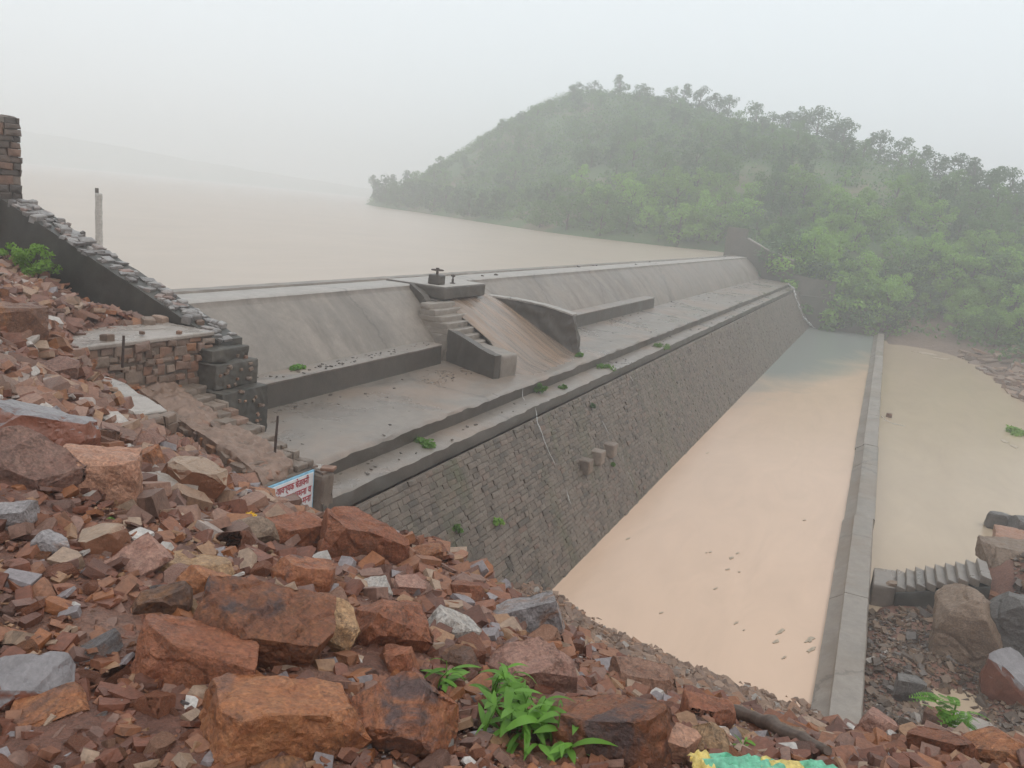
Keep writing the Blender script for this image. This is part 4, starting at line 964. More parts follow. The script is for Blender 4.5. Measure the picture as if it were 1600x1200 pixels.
# ------------------------------------------------------------------ rubble: rock shapes
def rock_bm(seed, dims, npts=13, detail=0.0, amp=.02, slab=False, bev=.05):
    r = random.Random(seed); bm = bmesh.new()
    bmesh.ops.create_cube(bm, size=1.0)
    for v in bm.verts: v.co = Vector((v.co.x*dims[0]*r.uniform(.86, 1.05), v.co.y*dims[1]*r.uniform(.8, 1.1), v.co.z*dims[2]*r.uniform(.8, 1.1)))
    for i in range(npts):                              # break corners and edges off along flat planes
        d_ = Vector((r.uniform(-1, 1), r.uniform(-1, 1), r.uniform(-.8, 1)))
        if i < 4: d_.z *= .6
        d_.normalize()
        sup = max(v.co.dot(d_) for v in bm.verts)
        k_ = sup*(r.uniform(.66, .86) if i < npts*.4 else r.uniform(.84, .96))
        bmesh.ops.bisect_plane(bm, geom=bm.verts[:]+bm.edges[:]+bm.faces[:], plane_co=d_*k_, plane_no=d_, clear_outer=True)
        res = bmesh.ops.convex_hull(bm, input=bm.verts[:])
        bmesh.ops.delete(bm, geom=list({g for g in res['geom_interior']+res['geom_unused'] if isinstance(g, bmesh.types.BMVert)}), context='VERTS')
        bmesh.ops.dissolve_limit(bm, angle_limit=R_(2), verts=bm.verts[:], edges=bm.edges[:])
    res = bmesh.ops.convex_hull(bm, input=bm.verts[:])
    bmesh.ops.dissolve_limit(bm, angle_limit=R_(9), verts=bm.verts[:], edges=bm.edges[:])
    lo = [min(v.co[k] for v in bm.verts) for k in range(3)]; hi = [max(v.co[k] for v in bm.verts) for k in range(3)]
    for v in bm.verts: v.co = Vector([((v.co[k]-lo[k])/(hi[k]-lo[k])-.5)*dims[k] for k in range(3)])
    if bev:
        try: bmesh.ops.bevel(bm, geom=bm.edges[:], offset=bev*min(dims)*.5, segments=1, affect='EDGES', clamp_overlap=True)
        except Exception: pass
    if detail:
        refine(bm, detail)
        bm.normal_update(); L = max(dims); mv = []
        for v in bm.verts:
            p = v.co/L
            d = nz(p.x*3+seed, p.y*3, p.z*4)*.9+nz(p.x*8, p.y*8+seed, p.z*13)*.5+nz(p.x*20, p.y*20, p.z*34+seed)*.28
            d += -.9*max(0, .10-abs(nz(p.x*2.6+seed*3, p.y*2.6, p.z*2.6)))*9          # shallow fracture lines
            d += (.75 if detail/L < .07 else 0)*(math.floor(nz(p.x*5, p.y*5+seed*2, p.z*6)*4)/4)              # flaked terraces
            mv.append(v.normal*(d*amp*L))
        for v, m_ in zip(bm.verts, mv): v.co += m_
    else: bmesh.ops.triangulate(bm, faces=bm.faces[:])
    bmesh.ops.recalc_face_normals(bm, faces=bm.faces)
    if bm.calc_volume(signed=True) < 0: bmesh.ops.reverse_faces(bm, faces=bm.faces[:])
    return bm
RP = []
for i in range(12):
    d = ((1, .8, .6), (1, .7, .35), (1, .9, .7), (1, .55, .45), (1, .8, .25), (.9, .9, .5))[i % 6]
    RP.append(bm_mesh(rock_bm(100+i, d, 3+i % 2, 0, 0, bev=0), 'rock', None, 12))
RPM = [bm_mesh(rock_bm(300+i, ((1, .8, .6), (1, .7, .4), (1, .9, .7), (1, .6, .5), (1, .8, .3))[i % 5], 12, .13, .018, bev=.03), 'rock', None, 20) for i in range(14)]
RPS = [bm_mesh(rock_bm(500+i, ((1, .8, .6), (1, .7, .35), (1, .9, .5), (1, .6, .45))[i % 4], 2, 0, 0, bev=0), 'rock') for i in range(8)]
RARS = [arrs(m_) for m_ in RPS]
RARR = [arrs(m_) if all(len(p.vertices) == 3 for p in m_.polygons) else None for m_ in RP]
MATS = dict(red=RED, stain=REDSTAIN, orange=ORANGE, mauve=MAUVE, pink=PINK, grey=GREY, pale=PALE, tan=TAN, dark=DARK, brown=BROWN, wet=WET)
# two-tone rock: weathered flat top over a red broken side (colour of the bedding surface itself)
def two_tone(name, top, side):
    m, n, b = new_mat(name); v = coords(n); geo = n.nodes.new('ShaderNodeTexCoord')
    s = n.nodes.new('ShaderNodeSeparateXYZ'); n.links.new(geo.outputs['Normal'], s.inputs[0])
    a = tex(n, 5, 6, .65, v, dist=.5); g = tex(n, 60, 4, .7, v)
    ad = n.nodes.new('ShaderNodeMath'); ad.operation = 'MULTIPLY_ADD'; ad.inputs[1].default_value = .6; n.links.new(a.outputs[0], ad.inputs[0]); n.links.new(s.outputs[2], ad.inputs[2])
    col = mix(n, ramp(n, ad.outputs[0], [(.72, G(0)), (.95, G(1))]), side, top)
    col = mix(n, .7, col, ramp(n, a.outputs[0], [(.3, G(.65)), (.7, G(1.3))]), 'MULTIPLY')
    col = mix(n, .5, col, ramp(n, g.outputs[0], [(.3, G(.6)), (.7, G(1.25))]), 'MULTIPLY')
    n.links.new(col, b.inputs['Base Color']); b.inputs['Roughness'].default_value = .36
    p = bump(n, b, a.outputs[0], .5, .03); bump(n, b, g.outputs[0], .5, .006, p); return m
MATS['greytop'] = two_tone('grey_topped_rock', (.225, .20, .20), (.24, .09, .055)); MATS['tantop'] = two_tone('tan_topped_rock', (.31, .205, .135), (.23, .10, .055)); MATS['palet'] = two_tone('pale_topped_rock', (.33, .275, .235), (.27, .13, .08))

# main boulders: px box in the photograph gives place and true size on the ground
BIG = [  # x0,y0,x1,y1, material, height factor, seed, label
 (-30, 628, 140, 728, 'greytop', .8, 1, 'large slab with wet grey flat top at the left edge, below the broken masonry'),
 (-25, 700, 112, 768, 'mauve', .9, 2, 'dusky red block under the grey-topped slab at the left edge'),
 (96, 700, 206, 800, 'pink', .9, 3, 'pinkish squared boulder right of the grey-topped slab'),
 (204, 700, 252, 744, 'orange', .8, 4, 'small orange-brown rock behind the pinkish boulder'),
 (258, 718, 340, 792, 'tantop', .95, 5, 'rounded tan and rust boulder in front of the stepped wall'),
 (216, 738, 300, 780, 'palet', .5, 6, 'flat pale slab leaning between the pinkish and rounded boulders'),
 (134, 824, 196, 880, 'tantop', .95, 7, 'brown cube-shaped stone alone on fine gravel'),
 (56, 834, 100, 880, 'grey', .8, 8, 'small grey-tan stone left of the cube-shaped stone'),
 (-12, 778, 46, 838, 'grey', .7, 9, 'grey tilted slab at the left edge above the gravel'),
 (360, 806, 428, 862, 'brown', .9, 110, 'grey-brown pointed rock beside the yellow wrapper'),
 (418, 806, 498, 866, 'red', .9, 11, 'red leaning slab directly below the warning sign'),
 (500, 798, 632, 898, 'red', .95, 12, 'big red boulder in front of the dam wall, right of the sign'),
 (428, 866, 516, 942, 'stain', .8, 13, 'dark red flat-topped rock left of the cream stone'),
 (234, 850, 358, 906, 'tan', .45, 14, 'long tan-brown slab lying across the middle of the rubble'),
 (152, 858, 252, 902, 'mauve', .4, 15, 'thin mauve-grey slab beside the cube-shaped stone'),
 (214, 912, 292, 976, 'dark', .8, 16, 'dark brown rock above the large flat red slab'),
 (284, 884, 358, 944, 'orange', .9, 17, 'rust-brown angular rock left of the stained boulder'),
 (228, 944, 384, 1092, 'red', .6, 18, 'large flat-faced red slab in the left foreground'),
 (312, 902, 492, 1064, 'stain', .75, 19, 'large boulder stained black and orange in the foreground'),
 (-14, 1024, 96, 1112, 'greytop', .7, 20, 'grey and brown slab at the lower left edge'),
 (344, 1052, 562, 1196, 'orange', .75, 21, 'biggest orange-brown boulder at the bottom of the picture'),
 (564, 1058, 692, 1192, 'stain', .9, 22, 'brown boulder with dark patches left of the green grass'),
 (554, 928, 662, 1034, 'red', .9, 23, 'red angular rock left of the white-grey stone'),
 (482, 942, 552, 1034, 'tan', .9, 24, 'ochre upright stone right of the stained boulder'),
 (664, 950, 748, 1010, 'pale', .75, 25, 'white-grey angular stone in the middle of the rubble'),
 (554, 902, 612, 938, 'pale', .7, 26, 'small cream stone above the red angular rock'),
 (610, 896, 666, 938, 'mauve', .8, 27, 'small mauve stone right of the cream stone'),
 (768, 924, 872, 1004, 'grey', .75, 28, 'banded grey and orange block at the edge above the peach pool'),
 (768, 1000, 888, 1098, 'mauve', .85, 29, 'dusky red block below the banded grey block'),
 (694, 1010, 748, 1068, 'dark', .9, 30, 'dark upright stone left of the dusky red block'),
 (600, 1014, 648, 1068, 'red', .9, 31, 'reddish rounded stone above the brown patched boulder'),
 (862, 1090, 1034, 1206, 'stain', .8, 32, 'large dark red triangular boulder right of the green grass'),
 (958, 1018, 1052, 1104, 'pink', .6, 33, 'pinkish slab sloping towards the pool'),
 (1066, 1088, 1138, 1152, 'red', .9, 34, 'red rock beside the dark log'),
 (1008, 1128, 1078, 1204, 'pink', .9, 35, 'pink-topped rock at the bottom right of the triangular boulder'),
 (868, 1082, 912, 1118, 'orange', .5, 36, 'small orange flat stone beside the green grass'),
 (1088, 1132, 1134, 1200, 'tan', .9, 37, 'ochre stone above the green and yellow sack'),
 (24, 1082, 118, 1136, 'orange', .5, 38, 'orange stained flat rock near the lower left corner'),
 (1464, 1116, 1552, 1166, 'palet', .6, 39, 'pale smooth-topped slab below the leafy sapling'),
 (1546, 1036, 1630, 1116, 'greytop', .7, 40, 'grey-topped orange slab at the right edge'),
 (1436, 1146, 1506, 1206, 'red', .9, 41, 'red block under the pale smooth slab at the lower right'),
 (1520, 1150, 1610, 1210, 'orange', .8, 42, 'orange-brown block in the lower right corner'),
 (1345, 1112, 1385, 1172, 'mauve', .9, 43, 'mauve stone at the end of the low pool wall'),
 (-20, 470, 62, 546, 'dark', .8, 44, 'stack of dark rusty blocks at the left edge below the shrub'),
 (118, 528, 184, 566, 'tan', .5, 45, 'flat brown block lying on the left end of the landing'),
 (66, 560, 118, 600, 'mauve', .8, 46, 'mauve block below the flat brown block'),
 (1210, 1130, 1262, 1172, 'brown', .7, 47, 'brown stone between the log and the low pool wall'),
 (636, 846, 690, 880, 'orange', .6, 48, 'orange rubble stone right of the big red boulder'),
 (700, 900, 752, 945, 'red', .7, 49, 'red stone above the white-grey stone'),
 (392, 1190, 470, 1240, 'dark', .7, 50, 'dark stone at the bottom edge below the biggest boulder'),
]
bc = [((a+c)/2, b+(d-b)*.72) for a, b, c, d, *_ in BIG]
bh = march(ground_h, np.array([q[0] for q in bc]), np.array([q[1] for q in bc]), 1.2, 30, 700)
occupied = []
for (x0, y0, x1, y1, mt, hf, seed, lab), P in zip(BIG, bh):
    if np.isnan(P[0]): continue
    d = np.linalg.norm(P)
    wpx = (x1-x0)*d/F; hpx = (y1-y0)*d/F
    wd = wpx*1.04; ht = hpx*hf*1.02; dp = max(wpx*.6, hpx*.7)
    bm = rock_bm(seed*13+1, (wd, dp, ht), 17, max(.014, .018*d/3), .024, bev=.02)
    me = bm_mesh(bm, 'boulder', MATS[mt], 17)
    ob = bpy.data.objects.new('boulder', me); COL.objects.link(ob)
    yaw = math.atan2(P[1], P[0])-math.pi/2
    r = random.Random(seed)
    ob.location = (P[0], P[1], P[2]+ht*.18); ob.rotation_euler = (r.uniform(-.2, .55), r.uniform(-.5, .5), yaw+r.uniform(-.5, .5))
    tag(ob, lab, 'rock', 'large boulders of the embankment')
    occupied.append((P[0], P[1], max(wd, dp)*.42))
# boulders in the gully below and rocks at the lower pool
GUL = [(1446, 925, 1545, 1050, -7.35, 'brown', 'tall split brown boulder standing in the gully below the concrete steps', 61), (1528, 938, 1640, 1070, -7.35, 'wet', 'big dark grey boulder right of the split brown boulder', 62),
 (1500, 928, 1570, 970, -7.0, 'orange', 'rusty rock wedged behind the two gully boulders', 63), (1538, 806, 1572, 834, -7.5, 'wet', 'grey rock standing alone in the murky pool', 64), (1574, 818, 1625, 852, -7.45, 'wet', 'dark rock at the right edge of the murky pool', 65),
 (1405, 920, 1440, 950, -7.3, 'wet', 'wet grey stone below the foot of the concrete steps', 66), (1376, 912, 1400, 940, -7.3, 'brown', 'brown stone beside the low wall below the steps landing', 67), (1556, 845, 1650, 872, -6.3, 'pink', 'pale layered rock above the top of the concrete steps', 68), (1526, 862, 1680, 912, -6.35, 'brown', 'layered brown rock ledge at the top of the concrete steps', 69),
 (1396, 1065, 1440, 1105, -7.2, 'wet', 'dark stone at the edge of the gully puddle', 70), (1440, 1118, 1480, 1150, -6.7, 'dark', 'dark stone left of the pale smooth slab', 71)]
for (x0, y0, x1, y1, zb, mt, lab, seed) in GUL:
    P = atz((x0+x1)/2, y1-6, zb); d = np.linalg.norm(P); wd = (x1-x0)*d/F; ht = (y1-y0)*d/F*1.05
    ht *= (.62 if seed in (68, 69) else .84); wd *= .86
    bm = rock_bm(seed*7, (wd, wd*.75, ht), 19, max(.03, .011*d/3), .02, bev=.03); ob = bpy.data.objects.new('boulder', bm_mesh(bm, 'boulder', MATS[mt], 18)); COL.objects.link(ob)
    dd_ = P[:2]/np.linalg.norm(P[:2]); ob.location = (P[0]+dd_[0]*wd*.3, P[1]+dd_[1]*wd*.3, zb+ht*.42); ob.rotation_euler = (0, 0, math.atan2(P[1], P[0])-math.pi/2+.1); tag(ob, lab, 'rock', 'boulders in the gully and lower pool')
# ------------------------------------------------------------------ about 300 rubble stones one can tell apart
rs = random.Random(99)
N = 5200; qx = np.array([rs.uniform(-60, 1660) for _ in range(N)]); qy = np.array([rs.uniform(400, 1260) for _ in range(N)])
qh = march(ground_h, qx, qy, 1.2, 16, 420)
CLS = [('red', 'broken red-brown rubble stone on the embankment', .40), ('orange', 'rusty orange rubble stone on the embankment', .14), ('mauve', 'dull mauve rubble stone on the embankment', .14), ('tan', 'tan rubble stone on the embankment', .09), ('pink', 'pinkish rubble stone on the embankment', .08), ('dark', 'dark brown rubble stone on the embankment', .06), ('grey', 'grey rubble stone on the embankment', .05), ('pale', 'small pale cream rubble stone on the embankment', .04)]
RM_CACHE = {}
def rmesh(k, c):
    if (k, c) not in RM_CACHE:
        m_ = RPM[k].copy(); m_.materials.clear(); m_.materials.append(MATS[c]); RM_CACHE[(k, c)] = m_
    return RM_CACHE[(k, c)]
cnt = 0; seen = []
LAND = [(65, 675, 'left grey-topped slab'), (150, 750, 'pinkish squared boulder'), (300, 755, 'rounded tan boulder'), (165, 850, 'cube-shaped stone'), (20, 810, 'grey tilted slab'), (400, 820, 'yellow wrapper'), (460, 830, 'red sign slab'), (565, 850, 'big red boulder'),
 (470, 905, 'dark flat-topped rock'), (300, 880, 'long tan slab'), (250, 945, 'dark brown rock'), (305, 1020, 'flat-faced red slab'), (400, 980, 'stained boulder'), (40, 1070, 'lower left slab'), (450, 1130, 'biggest orange boulder'), (625, 1130, 'dark patched boulder'),
 (605, 980, 'red angular rock'), (705, 980, 'white-grey stone'), (580, 920, 'small cream stone'), (820, 965, 'banded grey block'), (830, 1050, 'dusky red block'), (945, 1150, 'dark triangular boulder'), (1000, 1060, 'pinkish pool slab'), (1105, 1120, 'red log rock'), (1215, 1155, 'dark log'),
 (1505, 1140, 'pale smooth slab'), (1575, 1080, 'right grey-topped slab'), (800, 1140, 'green grass clump'), (30, 510, 'dark block stack'), (150, 548, 'flat brown block'), (90, 580, 'mauve block'), (60, 440, 'green shrub'), (195, 620, 'broken masonry stub'), (1370, 1150, 'low wall end'), (660, 865, 'orange dam stone'), (725, 920, 'upper red stone'), (70, 1110, 'orange flat rock'), (75, 950, 'left gravel patch'), (130, 1180, 'bottom left corner')]
for i in range(N):
    if cnt >= 296: break
    P = qh[i]
    if np.isnan(P[0]): continue
    if P[0] > 7.6 and P[1] > 5.5 and P[1] < 8.9: continue
    if P[0] > 8.8 or np.linalg.norm(P) > 11.5: continue
    if any((P[0]-a)**2+(P[1]-b)**2 < (r_*1.0)**2 for a, b, r_ in occupied): continue
    d = np.linalg.norm(P); spx = 18+38*rs.random()**2.2
    if d > 7: spx = 15+18*rs.random()
    s = spx*d/F
    if s > .3: s = .3
    if any((qx[i]-a)**2+(qy[i]-b)**2 < (.5*(spx+c))**2 for a, b, c in seen): continue
    seen.append((qx[i], qy[i], spx))
    t = rs.random(); acc = 0
    for cl, lb, f_ in CLS:
        acc += f_
        if t <= acc: break
    ob = bpy.data.objects.new('rubble_stone', rmesh(rs.randrange(14), cl)); COL.objects.link(ob)
    ob.location = (P[0], P[1], P[2]+s*.12); ob.scale = (s*rs.uniform(.9, 1.3), s*rs.uniform(.8, 1.2), s*rs.uniform(.7, 1.2)); ob.rotation_euler = (rs.uniform(-.5, .5), rs.uniform(-.5, .5), rs.uniform(0, 6.28))
    kn = min(LAND, key=lambda q: (q[0]-qx[i])**2+(q[1]-qy[i])**2)
    dx_, dy_ = qx[i]-kn[0], qy[i]-kn[1]
    side_ = ('right of' if dx_ > 0 else 'left of') if abs(dx_) > abs(dy_) else ('below' if dy_ > 0 else 'above')
    tag(ob, lb.replace(' on the embankment', '')+' just '+side_+' the '+kn[2], 'stone', cl+' rubble stones'); cnt += 1
# ------------------------------------------------------------------ the uncounted rubble: one mesh per kind of stone
def scatter(name, P, S, mat, label, seed, flat=(.45, 1.0), tilt=.6, lift=.1, small=False):
    rng2 = np.random.default_rng(seed); vs, fs, o_ = [], [], 0
    for p, s in zip(P, S):
        V, T = RARR[rng2.integers(12)] if not small else RARS[rng2.integers(8)]
        e = Euler((rng2.uniform(-tilt, tilt), rng2.uniform(-tilt, tilt), rng2.uniform(0, 6.28))).to_matrix()
        M = np.array(e) @ np.diag([s*rng2.uniform(.8, 1.35), s*rng2.uniform(.7, 1.1), s*rng2.uniform(*flat)])
        vs.append(V @ M.T+(p+np.array([0, 0, s*lift]))); fs.append(T+o_); o_ += len(V)
    o = mk(name, fastmesh(name, np.concatenate(vs), np.concatenate(fs), mat)); return tag(o, label, kind='stuff')
N = 29000; ra = np.random.default_rng(12)
# polar spread: density falls with distance from where the viewer stands
ang = ra.uniform(-.62, 1.35, N); rad = np.exp(ra.uniform(math.log(1.1), math.log(14.5), N))
PX, PY = rad*np.cos(ang), rad*np.sin(ang); PZ = ground_h(PX, PY)
ok = ~((PX > 8.85) & (PY > 4.9)) & ~((PX > 7.75) & (PY > 6.4) & (PY < 8.9)) & ~((PY > 8.85) & (PY < 9.95) & (PX > 6.6))
near = ok & ((rad < 6.2) | ((PY > 4.2) & (PX < 8.8))) & (PZ > -4.6)
S = rad/F*(4.0+36*ra.random(N)**2.4)*1.1
scatter('rubble', np.c_[PX, PY, PZ][near], np.clip(S[near], .008, .2), CHIPS, 'loose red-brown rock chips and gravel covering the embankment', 1, (.4, .95), .6, .16)
N5 = 6500; tx = ra.uniform(1.5, 9.1, N5); ty = ra.uniform(3.2, 14.5, N5); tz = ground_h(tx, ty); k5 = ~((tx > 7.7) & (ty < 8.9)) & ~((ty > 8.8) & (ty < 9.5) & (tx > 6.5)) & (np.hypot(tx, ty) > 4.6)
scatter('upper_rubble', np.c_[tx, ty, tz][k5], .05+.2*ra.random(k5.sum())**1.7, UPCHIPS, 'broken pinkish building stones heaped below the wing wall', 9, (.4, .9), .6, .16)
N6 = 21000; an = ra.uniform(-.5, 1.3, N6); rd = np.exp(ra.uniform(math.log(1.2), math.log(7.5), N6)); gx_, gy_ = rd*np.cos(an), rd*np.sin(an); gz_ = ground_h(gx_, gy_); k6 = ~((gx_ > 7.0) & (gy_ > 6.4)) & (gz_ > -4.2)
scatter('gravel', np.c_[gx_, gy_, gz_][k6], rd[k6]/F*(3.5+5.5*ra.random(k6.sum())**1.5), CHIPS, 'fine reddish gravel between the rubble stones', 14, (.45, .9), .6, .3, True)
toe = ok & ~near & (PX < 14.2) & (PY > -.25) & (PZ > -7.5)
# the slope above the water is seen edge-on; give it more stones
N2 = 5200; tx = ra.uniform(7.5, 14.4, N2); ty = ra.uniform(-.3, 5.6, N2); tz = ground_h(tx, ty); k2 = (tz > -7.5) & ~((tx > 9.5) & (ty > 5.2))
scatter('bank_stones', np.c_[tx, ty, tz][k2], ra.uniform(.05, .2, k2.sum()), TOE, 'grey-brown stones on the bank running down to the peach pool', 2, (.5, 1.0))
N3 = 7000; tx = ra.uniform(9.5, 24, N3); ty = ra.uniform(-8.5, -.95, N3); tz = ground_h(tx, ty); k3 = (tz > -7.55) & ~((tx > 17.9) & (tx < 19.5) & (ty > -3.4))
scatter('gully_stones', np.c_[tx, ty, tz][k3], .04+.2*ra.random(k3.sum())**2.5, GULLY, 'dark wet stones and gravel in the gully beside the low wall', 3, (.5, 1.0))
N7 = 7000; tx = ra.uniform(10.5, 19, N7); ty = ra.uniform(-5, -.92, N7); tz = ground_h(tx, ty); k7 = (tz > -7.5) & ~((tx > 17.9) & (ty > -3.4))
scatter('gully_gravel', np.c_[tx, ty, tz][k7], ra.uniform(.035, .08, k7.sum()), GULLY, 'dark brown gravel on the gully floor', 33, (.5, 1.0), .6, .3, True)
# rocks on the far bank of the lower pool
N4 = 1500; tx = ra.uniform(46, 70, N4); ty = ra.uniform(-16, -5, N4); tz = hsurf(tx, ty); k4 = (tz > -7.75) & (ty < np.interp(tx, [46, 52, 60, 68], [-8.4, -7.6, -7.4, -6.2])) & ((tx < 63) | (ra.random(N4) < .25))
scatter('shore_rocks', np.c_[tx, ty, np.maximum(tz, -7.6)][k4], ra.uniform(.35, 1.1, k4.sum()), TOE, 'grey-brown rocks heaped on the far bank of the murky pool', 4, (.4, .8), .35)
# litter on the ledge and steps
LP = []; LS = []
for i in range(210):
    x = 9.8+(62)*rs.random()**1.8; y = rs.choice((rs.uniform(7.0, 9.15), rs.uniform(8.6, 9.2), rs.uniform(6.5, 6.9)))
    if 16.3 < x < 22.4: continue
    z = -3.79-.033*(9.4-y) if y > 6.95 else -4.16
    LP.append((x, y, z)); LS.append(rs.uniform(.02, .055)*(1+x/60))
for i in range(70):
    x = rs.uniform(10, 16.8); LP.append((x, rs.uniform(9.3, 9.6), -3.315)); LS.append(rs.uniform(.03, .06))
for i in range(40):
    x = rs.uniform(15, 16.9); LP.append((x, rs.uniform(8.2, 9.0), -3.82)); LS.append(rs.uniform(.03, .06))
for i in range(26):
    x = rs.uniform(22, 72); LP.append((x, rs.choice((11.66, 11.2, 9.35)), -2.12)); 
    LP[-1] = (x, LP[-1][1], -3.79 if LP[-1][1] < 10 else -2.13); LS.append(rs.uniform(.06, .14))
scatter('ledge_litter', np.array(LP), np.array(LS), LITTER, 'dark wet leaves and pebbles strewn on the ledges', 5, (.3, .7), .3, .1)
# floating scraps on the pool
def flat_patch(name, c, L, Wd, ang_, mat, z, label, group):
    V = [(0, 0, 0)]; k = 14
    for i in range(k):
        a = 2*math.pi*i/k; q = 1+.9*nz(c[0]*3+math.cos(a)*2.5, c[1]*3+math.sin(a)*2.5)
        V.append((math.cos(a)*L*q, math.sin(a)*Wd*q, 0))
    V2 = [(a, b_, .012) for a, b_, _ in V]
    n_ = len(V); Fc = [(n_, n_+1+i, n_+1+(i+1) % k) for i in range(k)]+[(1+i, 1+(i+1) % k, n_+1+(i+1) % k, n_+1+i) for i in range(k)]
    o = mk(name, mesh(name, [(a*.55, b_*.6, q) for a, b_, q in V+V2], Fc, mat), None, None, Vector((c[0], c[1], z))); o.rotation_euler = (0, 0, ang_); tag(o, label, 'debris', group); return o
SCUM = plain('pond_scum', (.36, .28, .20), .5); 
for (px, py, L, Wd) in ((1143, 872, .16, .05), (1152, 865, .12, .04), (1137, 890, .15, .04), (1155, 894, .06, .03), (1110, 863, .08, .03), (1104, 864, .06, .02), (1118, 920, .12, .03), (981, 842, .15, .03), (1033, 958, .1, .025), (1150, 974, .13, .03), (1162, 985, .05, .02), (1220, 987, .28, .05), (1212, 1003, .2, .05), (1265, 1000, .3, .08), (1268, 1015, .26, .06), (1225, 1028, .12, .03), (1257, 813, .12, .03), (1105, 708, .2, .03), (1090, 640, .2, .03)):
    flat_patch('floating_scum', atz(px, py, Z_POOL), L, Wd, -.35+.3*nz(px*.1), SCUM, Z_POOL+.002, 'dark scrap of scum floating on the peach pool', 'scum floating on the pool')
for (px, py, L, Wd) in ((1445, 552, 1.3, .25), (1470, 560, 1.1, .2), (1570, 690, .5, .12), (1585, 698, .5, .1)):
    flat_patch('mud_bar', atz(px, py, Z_POOL2), Wd*4 if L > 1 else L, L if L > 1 else Wd*2, .2, SCUM, Z_POOL2+.002, 'dark mud bar breaking the surface of the murky pool', 'mud bars in the murky pool')
sheet('gully_puddle', [(13.0, -1.6), (13.0, -3.4), (16.2, -3.4), (16.2, -1.6)], -7.3, POOL2_W, 'small muddy puddle in the gully')
# ------------------------------------------------------------------ thin falls of water
def trickle(pts, wd, label, seed=0, whole=False):
    bm = bmesh.new(); P = [Vector(p) for p in pts]; fine = []
    for a, b in zip(P[:-1], P[1:]):
        k = max(2, int((b-a).length/.08))
        fine += [a.lerp(b, i/k) for i in range(k)]
    fine.append(P[-1])
    fine = [p+Vector((nz(i*.35, seed)*wd*.8, nz(i*.3, seed+9)*wd*.3, nz(i*.4, seed+5)*wd*.3)) for i, p in enumerate(fine)]
    run = []
    for i, p in enumerate(fine):
        gap = nz(i*.42, seed+21) < -.22 and not whole
        if not gap: run.append(i)
        if (gap or i == len(fine)-1) and len(run) > 2:
            tube(bm, [fine[k] for k in run], [wd*(.10+.55*abs(nz(k*.27, seed+3)))*(.25 if k in (run[0], run[-1]) else 1) for k in run], 6); run = []
        elif gap: run = []
    o = mk('water_trickle', bm_mesh(bm, 'water_trickle', FOAM, 60)); tag(o, label, 'water', None); return o
def on_face(px, py, off=.1):
    d = ray(px, py); p0 = np.array([0, FT[0], FT[1]])+nrm_*off; return d*((p0 @ nrm_)/(d @ nrm_))
trickle([on_face(*q) for q in ((836, 636), (840, 660), (851, 690), (862, 715), (873, 738))], .045, 'white trickle running down the dam face left of the stone brackets', 1)
trickle([on_face(*q) for q in ((885, 765), (889, 780), (893, 790))], .03, 'faint lower end of the long trickle on the dam face', 2)
trickle([on_face(*q) for q in ((941, 657), (950, 675), (957, 690))], .045, 'short white trickle falling onto the stone brackets', 3)
trickle([on_face(*q) for q in ((972, 712), (980, 735), (990, 758))], .03, 'thin trickle on the dam face below the stone brackets', 4)
trickle([on_face(*q) for q in ((984, 587), (989, 596))], .05, 'tiny white spurt just under the ledge of the dam', 5)
trickle([(*aty(817, 607, 6.9)[:2], -3.9), (*aty(817, 615, 6.86)[:2], -4.1), (*aty(821, 622, 6.75)[:2], -4.15)], .04, 'small white fall over the ledge step below the chute', 6)
def far_pt(px, py):
    p = on_face(px, py, .22); return p if p[0] < 72.3 else atx(px, py, 72.3)
trickle([far_pt(*q) for q in ((1232, 444), (1240, 450), (1243, 463), (1249, 480), (1256, 497), (1263, 504), (1274, 514))], .26, 'long white stream falling at the far end of the dam', 7, True)
trickle([atx(*q, 72.8) for q in ((1185, 427), (1189, 433), (1191, 437))], .14, 'short white stream at the far end of the upper ledge', 8)
trickle([(*atz(1377, 650, -7.2)[:2], -7.2), (*atz(1384, 657, -7.45)[:2], -7.45), (*atz(1395, 661, -7.47)[:2], -7.48), (*atz(1415, 666, -7.48)[:2], -7.49)], .09, 'white jet spilling from the low wall into the murky pool', 9, True)
P = atz(1384, 652, -7.5); ob = bpy.data.objects.new('boulder', bm_mesh(rock_bm(700, (.42, .25, .22), 13, .06, .02), 'boulder', DARK, 34)); COL.objects.link(ob); ob.location = (P[0]+.25, P[1]-.12, -7.45); tag(ob, 'small dark rock beside the white jet at the low wall', 'rock', 'boulders in the gully and lower pool')
